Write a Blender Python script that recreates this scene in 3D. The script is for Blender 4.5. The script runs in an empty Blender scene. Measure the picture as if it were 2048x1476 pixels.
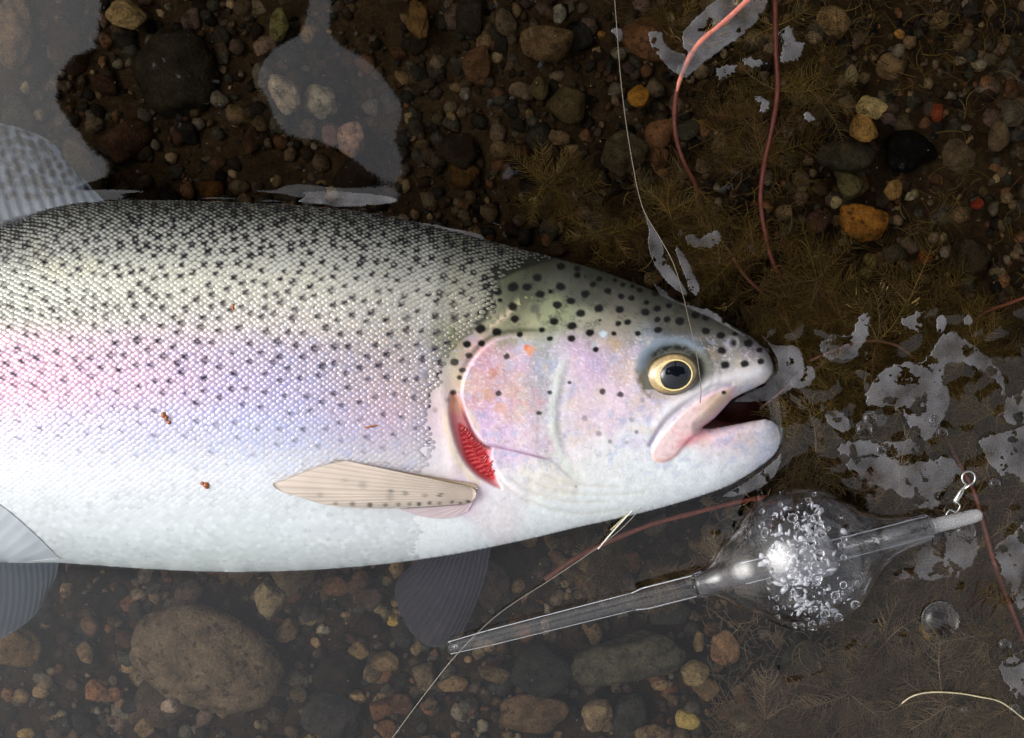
import bpy, bmesh, math, random
import numpy as np
from mathutils import Vector, Matrix, noise as mnoise

random.seed(7)
RNG = np.random.default_rng(11)
sc = bpy.context.scene
COL = sc.collection
R = math.radians

# ------------------------------------------------------------------ camera, world, sun, exposure
S = 0.0002            # metres on the water surface for one photo pixel
CAMH = 0.45           # the phone is held 45 cm above the water, looking straight down
cam_d = bpy.data.cameras.new('camera')
cam = bpy.data.objects.new('camera', cam_d)
COL.objects.link(cam)
cam.location = (0, 0, CAMH)
cam_d.sensor_width = 36.0
cam_d.lens = 36.0 * CAMH / (2048 * S)
cam_d.clip_start = 0.005
cam_d.clip_end = 200
sc.camera = cam

world = bpy.data.worlds.new('World')
sc.world = world
world.use_nodes = True
wn = world.node_tree
for n in list(wn.nodes):
    wn.nodes.remove(n)
SUN_EL, SUN_ROT = R(40), R(-80)
sky = wn.nodes.new('ShaderNodeTexSky')
sky.sky_type = 'NISHITA'
sky.sun_disc = False
sky.sun_elevation = SUN_EL
sky.sun_rotation = SUN_ROT
sky.air_density = 1.0
sky.dust_density = 4.0
sky.ozone_density = 1.0
hsv = wn.nodes.new('ShaderNodeHueSaturation')
hsv.inputs['Saturation'].default_value = 0.22      # overcast: the blue is washed out
bg = wn.nodes.new('ShaderNodeBackground')
bg.inputs['Strength'].default_value = 0.15
wo = wn.nodes.new('ShaderNodeOutputWorld')
wn.links.new(sky.outputs[0], hsv.inputs['Color'])
# overcast sky: zenith three times as bright as the horizon
wtc = wn.nodes.new('ShaderNodeTexCoord'); wsx = wn.nodes.new('ShaderNodeSeparateXYZ')
wn.links.new(wtc.outputs['Generated'], wsx.inputs[0])
wmr = wn.nodes.new('ShaderNodeMapRange')
wmr.inputs['From Min'].default_value = 0.0; wmr.inputs['From Max'].default_value = 1.0
wmr.inputs['To Min'].default_value = 0.55; wmr.inputs['To Max'].default_value = 1.65
wn.links.new(wsx.outputs['Z'], wmr.inputs['Value'])
wsc = wn.nodes.new('ShaderNodeVectorMath'); wsc.operation = 'SCALE'
wn.links.new(hsv.outputs[0], wsc.inputs[0]); wn.links.new(wmr.outputs[0], wsc.inputs['Scale'])
wn.links.new(wsc.outputs[0], bg.inputs['Color'])
wn.links.new(bg.outputs[0], wo.inputs['Surface'])

sun_d = bpy.data.lights.new('sun', 'SUN')
sun_d.energy = 0.75
sun_d.angle = R(45)
sun_d.color = (1.0, 0.97, 0.93)
sun = bpy.data.objects.new('sun', sun_d)
COL.objects.link(sun)
_d = Vector((math.sin(SUN_ROT) * math.cos(SUN_EL), math.cos(SUN_ROT) * math.cos(SUN_EL), math.sin(SUN_EL)))
sun.rotation_euler = _d.to_track_quat('Z', 'Y').to_euler()
sun.location = (0, 0, 5)

vs = sc.view_settings
vs.view_transform = 'Standard'
vs.look = 'None'
vs.gamma = 1
vs.use_curve_mapping = False
vs.exposure = 0.40
cy = sc.cycles
cy.use_denoising = True
try:
    cy.denoiser = 'OPENIMAGEDENOISE'
except Exception:
    pass
cy.max_bounces = 14
cy.transparent_max_bounces = 40
cy.transmission_bounces = 14
cy.glossy_bounces = 5
cy.diffuse_bounces = 3
cy.sample_clamp_indirect = 6

# ------------------------------------------------------------------ helpers
def lin(c):
    c = np.asarray(c, float) / 255.0
    return np.where(c <= 0.04045, c / 12.92, ((c + 0.055) / 1.055) ** 2.4)

def rgba(c, g=1.0):
    v = lin(c) * g
    return (float(v[0]), float(v[1]), float(v[2]), 1.0)

def PX(px, py, z):
    """photo pixel and height -> world (arrays)"""
    px = np.asarray(px, float); py = np.asarray(py, float); z = np.asarray(z, float)
    k = (CAMH - z) / CAMH
    return np.stack([(px - 1024) * S * k, (738 - py) * S * k, z + 0 * px], -1)

def P(px, py, z=0.0):
    v = PX(px, py, z)
    return Vector((float(v[0]), float(v[1]), float(v[2])))

def catmull(pts, n=6, closed=False):
    pts = np.asarray(pts, float)
    m = len(pts)
    out = []
    rng = range(m) if closed else range(m - 1)
    for i in rng:
        if closed:
            p0, p1, p2, p3 = pts[(i - 1) % m], pts[i], pts[(i + 1) % m], pts[(i + 2) % m]
        else:
            p0, p1, p2, p3 = pts[max(i - 1, 0)], pts[i], pts[i + 1], pts[min(i + 2, m - 1)]
        for k in range(n):
            t = k / n
            out.append(0.5 * ((2 * p1) + (-p0 + p2) * t + (2 * p0 - 5 * p1 + 4 * p2 - p3) * t * t + (-p0 + 3 * p1 - 3 * p2 + p3) * t ** 3))
    if not closed:
        out.append(pts[-1])
    return np.array(out)

def seg_dist(X, Y, poly, closed):
    """distance, nearest point to a polyline"""
    best = np.full(X.shape, 1e18); nx = np.zeros_like(X); ny = np.zeros_like(X)
    m = len(poly)
    for i in range(m if closed else m - 1):
        ax, ay = poly[i]; bx, by = poly[(i + 1) % m]
        dx, dy = bx - ax, by - ay
        L = dx * dx + dy * dy + 1e-12
        t = np.clip(((X - ax) * dx + (Y - ay) * dy) / L, 0, 1)
        qx = ax + t * dx; qy = ay + t * dy
        d = (X - qx) ** 2 + (Y - qy) ** 2
        w = d < best
        best = np.where(w, d, best); nx = np.where(w, qx, nx); ny = np.where(w, qy, ny)
    return np.sqrt(best), nx, ny

def inside(X, Y, poly):
    r = np.zeros(X.shape, bool)
    m = len(poly)
    for i in range(m):
        ax, ay = poly[i]; bx, by = poly[(i + 1) % m]
        if ay == by:
            continue
        c = ((ay > Y) != (by > Y)) & (X < (bx - ax) * (Y - ay) / (by - ay) + ax)
        r ^= c
    return r

def sdp(X, Y, poly):
    """signed distance, positive inside"""
    d, _, _ = seg_dist(X, Y, poly, True)
    return np.where(inside(X, Y, poly), d, -d)

def ss(a, b, x):
    t = np.clip((x - a) / (b - a), 0, 1)
    return t * t * (3 - 2 * t)

_LAT = RNG.random((256, 256))
def vnoise(X, Y):
    xi = np.floor(X).astype(int); yi = np.floor(Y).astype(int)
    fx = X - xi; fy = Y - yi
    fx = fx * fx * (3 - 2 * fx); fy = fy * fy * (3 - 2 * fy)
    a = _LAT[xi & 255, yi & 255]; b = _LAT[(xi + 1) & 255, yi & 255]
    c = _LAT[xi & 255, (yi + 1) & 255]; d = _LAT[(xi + 1) & 255, (yi + 1) & 255]
    return (a * (1 - fx) + b * fx) * (1 - fy) + (c * (1 - fx) + d * fx) * fy

def fbm(X, Y, sc_=1.0, o=4):
    r = 0; a = 0.5; t = 0
    for k in range(o):
        r = r + a * vnoise(X / sc_ * 2 ** k + 17.3 * k, Y / sc_ * 2 ** k + 9.1 * k); t += a; a *= 0.5
    return r / t * 2 - 1

def make_mesh(name, V, F, mat=None, cols=None, smooth=True):
    """V (n,3), F list of arrays (m,3)/(m,4)"""
    me = bpy.data.meshes.new(name)
    V = np.asarray(V, float)
    if isinstance(F, np.ndarray):
        F = [F]
    F = [np.asarray(f, np.int32) for f in F if len(f)]
    nl = sum(f.size for f in F); nf = sum(len(f) for f in F)
    me.vertices.add(len(V)); me.vertices.foreach_set('co', V.astype(np.float32).ravel())
    me.loops.add(nl); me.polygons.add(nf)
    me.loops.foreach_set('vertex_index', np.concatenate([f.ravel() for f in F]))
    tot = np.concatenate([np.full(len(f), f.shape[1]) for f in F])
    st = np.concatenate([[0], np.cumsum(tot)[:-1]])
    me.polygons.foreach_set('loop_start', st.astype(np.int32))
    try:
        me.polygons.foreach_set('loop_total', tot.astype(np.int32))
    except Exception:
        pass
    me.polygons.foreach_set('use_smooth', np.full(nf, smooth))
    me.update(calc_edges=True)
    me.validate()
    if cols is not None:
        c = np.ones((len(V), 4), np.float32); c[:, :3] = cols
        a = me.color_attributes.new('Col', 'FLOAT_COLOR', 'POINT')
        a.data.foreach_set('color', c.ravel())
    if mat:
        me.materials.append(mat)
    return me

def link(name, me, parent=None):
    o = bpy.data.objects.new(name, me)
    COL.objects.link(o)
    if parent:
        o.parent = parent
        o.matrix_parent_inverse = Matrix.Translation(-parent.location)
    return o

def tag(o, label=None, cat=None, group=None, kind=None):
    if label: o['label'] = label
    if cat: o['category'] = cat
    if group: o['group'] = group
    if kind: o['kind'] = kind
    return o

def empty(name, loc, label, cat, group=None):
    o = bpy.data.objects.new(name, None)
    COL.objects.link(o)
    o.location = loc
    o.empty_display_size = 0.01
    return tag(o, label, cat, group)

def tube_arrays(pts, rad, n=6):
    """pts (m,3) world; rad scalar or (m,)"""
    pts = np.asarray(pts, float); m = len(pts)
    rad = np.full(m, rad) if np.isscalar(rad) else np.asarray(rad)
    T = np.gradient(pts, axis=0); T /= np.linalg.norm(T, axis=1)[:, None] + 1e-12
    up = np.array([0, 0, 1.0])
    A = np.cross(T, up); ln = np.linalg.norm(A, axis=1)[:, None]
    A = np.where(ln < 1e-3, np.array([1.0, 0, 0]), A / (ln + 1e-12))
    B = np.cross(A, T)
    th = np.arange(n) / n * 2 * np.pi
    V = pts[:, None, :] + rad[:, None, None] * (np.cos(th)[None, :, None] * A[:, None, :] + np.sin(th)[None, :, None] * B[:, None, :])
    V = V.reshape(-1, 3)
    i = np.arange(m - 1)[:, None] * n; j = np.arange(n)[None, :]; j2 = (j + 1) % n
    F = np.stack([i + j, i + j2, i + n + j2, i + n + j], -1).reshape(-1, 4)
    V = np.vstack([V, pts[0], pts[-1]]); c0 = m * n; c1 = c0 + 1
    jj = np.arange(n); k2 = (jj + 1) % n
    F3 = np.vstack([np.stack([k2, jj, np.full(n, c0)], -1), np.stack([(m - 1) * n + jj, (m - 1) * n + k2, np.full(n, c1)], -1)])
    return V, F, F3

class Acc:
    def __init__(s): s.V = []; s.Q = []; s.T = []; s.C = []; s.n = 0
    def add(s, V, Q=None, T=None, C=None):
        V = np.asarray(V, float)
        s.V.append(V)
        if Q is not None and len(Q): s.Q.append(np.asarray(Q) + s.n)
        if T is not None and len(T): s.T.append(np.asarray(T) + s.n)
        if C is not None: s.C.append(np.broadcast_to(np.asarray(C, float), (len(V), 3)))
        s.n += len(V)
    def mesh(s, name, mat, smooth=True):
        F = []
        if s.Q: F.append(np.vstack(s.Q))
        if s.T: F.append(np.vstack(s.T))
        return make_mesh(name, np.vstack(s.V), F, mat, np.vstack(s.C) if s.C else None, smooth)

# ------------------------------------------------------------------ materials
def new_mat(name):
    m = bpy.data.materials.new(name)
    m.use_nodes = True
    nt = m.node_tree
    for n in list(nt.nodes):
        nt.nodes.remove(n)
    return m, nt

def N(nt, t, **kw):
    n = nt.nodes.new(t)
    for k, v in kw.items():
        if hasattr(n, k) and k not in n.inputs:
            setattr(n, k, v)
        else:
            n.inputs[k].default_value = v
    return n

def principled(name, color=None, rough=0.5, spec=0.5, attr=False, objcol=False, noise_amt=0.0, noise_scale=200.0,
               bump=0.0, bump_scale=400.0, coat=0.0, metallic=0.0, alpha=1.0, sss=0.0, dark=(0.4, 0.4, 0.4)):
    m, nt = new_mat(name)
    L = nt.links
    out = N(nt, 'ShaderNodeOutputMaterial')
    p = N(nt, 'ShaderNodeBsdfPrincipled')
    p.inputs['Roughness'].default_value = rough
    p.inputs['Specular IOR Level'].default_value = spec
    p.inputs['Coat Weight'].default_value = coat
    p.inputs['Coat Roughness'].default_value = 0.12
    p.inputs['Metallic'].default_value = metallic
    p.inputs['Alpha'].default_value = alpha
    if sss:
        p.inputs['Subsurface Weight'].default_value = sss
        p.inputs['Subsurface Radius'].default_value = (0.004, 0.002, 0.0015)
        p.inputs['Subsurface Scale'].default_value = 1.0
    if attr:
        a = N(nt, 'ShaderNodeVertexColor'); a.layer_name = 'Col'; csock = a.outputs['Color']
    elif objcol:
        a = N(nt, 'ShaderNodeObjectInfo'); csock = a.outputs['Color']
    else:
        a = N(nt, 'ShaderNodeRGB'); a.outputs[0].default_value = color; csock = a.outputs[0]
    tc = N(nt, 'ShaderNodeTexCoord')
    if noise_amt:
        nz = N(nt, 'ShaderNodeTexNoise'); nz.inputs['Scale'].default_value = noise_scale; nz.inputs['Detail'].default_value = 5
        L.new(tc.outputs['Object'], nz.inputs['Vector'])
        mr = N(nt, 'ShaderNodeMapRange')
        mr.inputs['From Min'].default_value = 0.3; mr.inputs['From Max'].default_value = 0.7
        mr.inputs['To Min'].default_value = 1 - noise_amt; mr.inputs['To Max'].default_value = 1 + noise_amt
        L.new(nz.outputs['Fac'], mr.inputs['Value'])
        mx = N(nt, 'ShaderNodeVectorMath', operation='SCALE')
        L.new(csock, mx.inputs[0]); L.new(mr.outputs[0], mx.inputs['Scale'])
        csock = mx.outputs[0]
    L.new(csock, p.inputs['Base Color'])
    if bump:
        nb = N(nt, 'ShaderNodeTexNoise'); nb.inputs['Scale'].default_value = bump_scale; nb.inputs['Detail'].default_value = 4
        L.new(tc.outputs['Object'], nb.inputs['Vector'])
        bp = N(nt, 'ShaderNodeBump'); bp.inputs['Strength'].default_value = bump; bp.inputs['Distance'].default_value = 0.0006
        L.new(nb.outputs['Fac'], bp.inputs['Height']); L.new(bp.outputs[0], p.inputs['Normal'])
    L.new(p.outputs[0], out.inputs['Surface'])
    return m

def stone_material(name, attr=False):
    """mottled wet river stone: grain, dark pits, silt and algae film on the colour of the object"""
    m, nt = new_mat(name); L = nt.links
    out = N(nt, 'ShaderNodeOutputMaterial'); p = N(nt, 'ShaderNodeBsdfPrincipled')
    if attr:
        a = N(nt, 'ShaderNodeVertexColor'); a.layer_name = 'Col'; cs = a.outputs['Color']
    else:
        a = N(nt, 'ShaderNodeObjectInfo'); cs = a.outputs['Color']
    oi = N(nt, 'ShaderNodeObjectInfo')
    geo = N(nt, 'ShaderNodeNewGeometry')
    off = N(nt, 'ShaderNodeVectorMath', operation='ADD')
    L.new(geo.outputs['Position'], off.inputs[0]); L.new(oi.outputs['Random'], off.inputs[1])
    def nz(scale, detail=4, rough=0.6):
        n = N(nt, 'ShaderNodeTexNoise'); n.inputs['Scale'].default_value = scale
        n.inputs['Detail'].default_value = detail; n.inputs['Roughness'].default_value = rough
        L.new(off.outputs[0], n.inputs['Vector']); return n.outputs['Fac']
    def ramp(src, a0, a1, c0, c1):
        r = N(nt, 'ShaderNodeMapRange'); r.inputs['From Min'].default_value = a0; r.inputs['From Max'].default_value = a1
        r.inputs['To Min'].default_value = c0; r.inputs['To Max'].default_value = c1
        L.new(src, r.inputs['Value']); return r.outputs[0]
    def scale(c, f):
        s = N(nt, 'ShaderNodeVectorMath', operation='SCALE'); L.new(c, s.inputs[0]); L.new(f, s.inputs['Scale']); return s.outputs[0]
    cs = scale(cs, ramp(nz(140, 5), 0.3, 0.7, 0.5, 1.5))
    cs = scale(cs, ramp(nz(900, 3), 0.35, 0.65, 0.75, 1.25))
    mix = N(nt, 'ShaderNodeMix', data_type='RGBA')
    L.new(ramp(nz(260, 4, 0.7), 0.54, 0.64, 0.0, 0.7), mix.inputs['Factor'])
    L.new(cs, mix.inputs['A']); mix.inputs['B'].default_value = (0.035, 0.024, 0.012, 1)
    cs = mix.outputs['Result']
    L.new(cs, p.inputs['Base Color'])
    p.inputs['Roughness'].default_value = 0.75
    p.inputs['Specular IOR Level'].default_value = 0.15
    b = N(nt, 'ShaderNodeBump'); b.inputs['Strength'].default_value = 0.9; b.inputs['Distance'].default_value = 0.0016
    L.new(nz(420, 6, 0.65), b.inputs['Height']); L.new(b.outputs[0], p.inputs['Normal'])
    L.new(p.outputs[0], out.inputs['Surface'])
    return m

M_STONE = stone_material('wet_stone')
M_GRAVEL = stone_material('wet_gravel', attr=True)

def water_material():
    m, nt = new_mat('water'); L = nt.links
    out = N(nt, 'ShaderNodeOutputMaterial')
    fr = N(nt, 'ShaderNodeFresnel'); fr.inputs['IOR'].default_value = 1.55
    tr = N(nt, 'ShaderNodeBsdfTransparent')
    gl = N(nt, 'ShaderNodeBsdfGlossy'); gl.inputs['Roughness'].default_value = 0.02
    mix = N(nt, 'ShaderNodeMixShader')
    geo = N(nt, 'ShaderNodeNewGeometry')
    n1 = N(nt, 'ShaderNodeTexNoise'); n1.inputs['Scale'].default_value = 9; n1.inputs['Detail'].default_value = 1
    L.new(geo.outputs['Position'], n1.inputs['Vector'])
    b1 = N(nt, 'ShaderNodeBump'); b1.inputs['Strength'].default_value = 0.25; b1.inputs['Distance'].default_value = 0.002
    L.new(n1.outputs['Fac'], b1.inputs['Height'])
    L.new(b1.outputs[0], gl.inputs['Normal']); L.new(b1.outputs[0], fr.inputs['Normal'])
    L.new(fr.outputs[0], mix.inputs[0]); L.new(tr.outputs[0], mix.inputs[1]); L.new(gl.outputs[0], mix.inputs[2])
    L.new(mix.outputs[0], out.inputs['Surface'])
    va = N(nt, 'ShaderNodeVolumeAbsorption')
    va.inputs['Color'].default_value = (0.60, 0.48, 0.30, 1); va.inputs['Density'].default_value = 4.6
    L.new(va.outputs[0], out.inputs['Volume'])
    return m
M_WATER = water_material()

def painted_reflection_material(name, col, a, rough=0.35):
    m, nt = new_mat(name); L = nt.links
    out = N(nt, 'ShaderNodeOutputMaterial')
    tr = N(nt, 'ShaderNodeBsdfTransparent'); p = N(nt, 'ShaderNodeBsdfPrincipled')
    p.inputs['Base Color'].default_value = col; p.inputs['Roughness'].default_value = rough
    geo = N(nt, 'ShaderNodeNewGeometry')
    n1 = N(nt, 'ShaderNodeTexNoise'); n1.inputs['Scale'].default_value = 75; n1.inputs['Detail'].default_value = 5
    L.new(geo.outputs['Position'], n1.inputs['Vector'])
    mr = N(nt, 'ShaderNodeMapRange'); mr.inputs['From Min'].default_value = 0.3; mr.inputs['From Max'].default_value = 0.65
    mr.inputs['To Min'].default_value = a * 0.2; mr.inputs['To Max'].default_value = min(1, a * 1.4)
    L.new(n1.outputs['Fac'], mr.inputs['Value'])
    mix = N(nt, 'ShaderNodeMixShader')
    L.new(mr.outputs[0], mix.inputs[0]); L.new(tr.outputs[0], mix.inputs[1]); L.new(p.outputs[0], mix.inputs[2])
    L.new(mix.outputs[0], out.inputs['Surface'])
    return m
M_PAINTED_REFLECTION = painted_reflection_material('painted_reflection', rgba((126, 125, 128)), 0.36)  # sky reflection put into the grey colour of a see-through sheet

# ------------------------------------------------------------------ fish outline and body height field (photo pixels)
TOP = [(-1000, 610), (-850, 590), (-650, 545), (-450, 500), (-200, 468), (0, 450), (100, 417), (200, 403), (400, 402), (600, 413), (760, 430), (900, 460),
       (1000, 488), (1100, 513), (1200, 541), (1300, 578), (1400, 620), (1450, 644), (1500, 672), (1533, 702), (1549, 735)]
FRONT = [(1556, 780), (1562, 830), (1564, 876)]
BOT = [(1549, 911), (1515, 938), (1480, 960), (1440, 979), (1350, 1008), (1250, 1034), (1150, 1056), (1050, 1080), (900, 1110), (750, 1130), (600, 1141), (450, 1144),
       (300, 1138), (200, 1131), (110, 1125), (0, 1122), (-200, 1075), (-450, 960), (-650, 870), (-850, 800), (-1000, 780)]
OUT = catmull(TOP + FRONT + BOT, 4, closed=True)
MOUTH = np.array([(1405, 856), (1418, 846), (1432, 834), (1448, 816), (1462, 800), (1482, 788), (1505, 778), (1530, 766), (1543, 750), (1549, 740), (1700, 735), (1700, 850),
                  (1562, 868), (1556, 852), (1546, 843), (1530, 838), (1505, 842), (1480, 847), (1445, 853), (1420, 857)], float)

def body_phi():
    st = 4.0
    gx = np.arange(-1040, 1600, st); gy = np.arange(380, 1172, st)
    X, Y = np.meshgrid(gx, gy, indexing='ij')
    m = inside(X, Y, OUT)
    phi = np.zeros(X.shape)
    # good first guess: strips
    for i in range(len(gx)):
        w = np.where(m[i])[0]
        if len(w):
            a, b = gy[w[0]] - st / 2, gy[w[-1]] + st / 2
            phi[i] = np.where(m[i], (gy - a) * (b - gy) / 2, 0)
    mi = m[1:-1, 1:-1]
    for it in range(1500):
        n = (phi[2:, 1:-1] + phi[:-2, 1:-1] + phi[1:-1, 2:] + phi[1:-1, :-2] + st * st) / 4
        phi[1:-1, 1:-1] = np.where(mi, n, 0)
    return gx, gy, phi
GX, GY, PHI = body_phi()

def bil(G, gx, gy, X, Y):
    fx = np.clip((X - gx[0]) / (gx[1] - gx[0]), 0, len(gx) - 1.001); fy = np.clip((Y - gy[0]) / (gy[1] - gy[0]), 0, len(gy) - 1.001)
    i = fx.astype(int); j = fy.astype(int); fx = fx - i; fy = fy - j
    return (G[i, j] * (1 - fx) + G[i + 1, j] * fx) * (1 - fy) + (G[i, j + 1] * (1 - fx) + G[i + 1, j + 1] * fx) * fy

# head anatomy (photo pixels)
OPERC = catmull([(1005, 672), (965, 695), (938, 730), (924, 765), (922, 800), (935, 838), (950, 870), (968, 888), (1000, 893), (1050, 905), (1100, 915), (1128, 900), (1125, 850), (1122, 780), (1128, 720), (1135, 680), (1080, 668)], 5, True)
SUBOP = catmull([(978, 900), (1010, 895), (1060, 905), (1110, 925), (1150, 960), (1200, 985), (1260, 1000), (1230, 1018), (1160, 1024), (1090, 1015), (1040, 990), (1000, 955)], 5, True)
PREOP = catmull([(1148, 665), (1135, 700), (1118, 750), (1108, 800), (1106, 850), (1114, 890), (1130, 925), (1158, 960)], 6)
GILL = catmull([(902, 782), (922, 800), (936, 838), (952, 868), (972, 890), (984, 898), (982, 925), (994, 958), (1004, 978), (982, 970), (948, 948), (922, 914), (906, 870), (898, 825)], 5, True)
GILLRED = catmull([(916, 848), (940, 862), (955, 885), (972, 900), (980, 925), (990, 957), (972, 957), (948, 939), (927, 908)], 5, True)
MAXIL = catmull([(1468, 772), (1440, 778), (1405, 795), (1370, 820), (1340, 850), (1315, 880), (1304, 905), (1310, 922), (1330, 924), (1352, 912), (1375, 885), (1400, 862), (1425, 838), (1450, 812), (1466, 796)], 5, True)
GROOVE = catmull([(1462, 770), (1430, 772), (1390, 795), (1355, 820), (1325, 850), (1300, 890)], 6)
SUBORB = catmull([(1522, 745), (1470, 752), (1430, 765), (1385, 788), (1345, 815), (1318, 845)], 6)
EYE = (1350.0, 745.0)
THROAT = [catmull(l, 6) for l in (
    [(1000, 960), (1040, 992), (1100, 1018), (1170, 1027), (1240, 1018)],
    [(1020, 955), (1070, 985), (1140, 1003), (1220, 1003)],
    [(1060, 960), (1120, 982), (1200, 990), (1290, 985)],
    [(1090, 950), (1150, 968), (1240, 975)])]

def height(X, Y, detail=True):
    """half thickness of the fish in photo pixels"""
    h = 0.50 * np.sqrt(np.maximum(2 * bil(PHI, GX, GY, X, Y), 0))
    # belly a little flatter than the back
    dm = -sdp(X, Y, MOUTH) if detail else None
    if detail:
        near = (X > 1250) & (dm < 40)
        g = np.sqrt(np.clip(1 - (1 - np.clip(dm / 26, 0, 1)) ** 2, 0, 1))
        h = np.where(X > 1250, h * (0.25 + 0.75 * g) * np.where(dm <= 0, 0, 1), h)
        hd = X > 840
        d = np.zeros_like(h)
        x = X[hd]; y = Y[hd]; r = np.zeros_like(x)
        so = sdp(x, y, OPERC); ed = 1 - ss(1050, 1120, x)
        r += 6.5 * ss(-1, 5, so) * ed
        ssb = sdp(x, y, SUBOP)
        r += 5 * ss(-1, 7, ssb) * (1 - ss(1080, 1180, x))
        sg = sdp(x, y, GILL)
        r -= 13 * ss(-3, 10, sg)
        dp, _, _ = seg_dist(x, y, PREOP, False)
        r += (1.7 * np.exp(-(dp / 10) ** 2) - 1.3 * np.exp(-((dp - 15) / 7) ** 2) * (x > 1112)) * ss(700, 760, y) * (1 - ss(860, 940, y))
        sm = sdp(x, y, MAXIL)
        r += 4.5 * ss(-1.5, 5, sm) + 0.8 * ss(0, 18, sm)
        dg, _, _ = seg_dist(x, y, GROOVE, False)
        r -= 4.5 * np.exp(-(dg / 5) ** 2)
        ds, _, _ = seg_dist(x, y, SUBORB, False)
        r += 4.0 * np.exp(-(ds / 13) ** 2)
        # eye socket: rim, sunk ring, lid
        ex = (x - EYE[0]); ey = (y - EYE[1])
        re = np.sqrt((ex / 1.12) ** 2 + ey ** 2)
        r += 6.0 * np.exp(-((re - 66) / 14) ** 2) * np.clip(0.55 - ey / 120, 0.1, 1.1)
        r -= 9.0 * np.exp(-(re / 52) ** 4)
        for q, t in enumerate(THROAT):
            dt, _, _ = seg_dist(x, y, t, False)
            r -= 0.7 * np.exp(-(dt / 3.5) ** 2) - 0.4 * np.exp(-((dt - 9) / 7) ** 2)
        # nostril
        rn = np.hypot(x - 1468, (y - 686) * 0.8)
        r += 2.2 * np.exp(-((rn - 10) / 3.5) ** 2) - 5 * np.exp(-(rn / 5) ** 2)
        # wrinkles in front of the eye
        rw = np.hypot(ex - 8, ey)
        r += 0.8 * np.sin(rw / 3.0) * np.exp(-((rw - 72) / 12) ** 2) * (ex > 30)
        # skin unevenness on the gill cover and cheek
        r += 1.8 * fbm(x, y, 38, 4) * ss(900, 960, x) + 0.6 * fbm(x + 90, y, 9, 3) * ss(-5, 10, so)
        # behind the gill: shoulder girdle
        r += 3.0 * np.exp(-(((x - 888) + (y - 800) * -0.15) / 14) ** 2) * ss(700, 760, y) * (1 - ss(930, 975, y))
        d[hd] = r
        edge = np.clip(h / 30, 0, 1)
        h = np.maximum(h + d * edge, 0)
    return h

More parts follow.
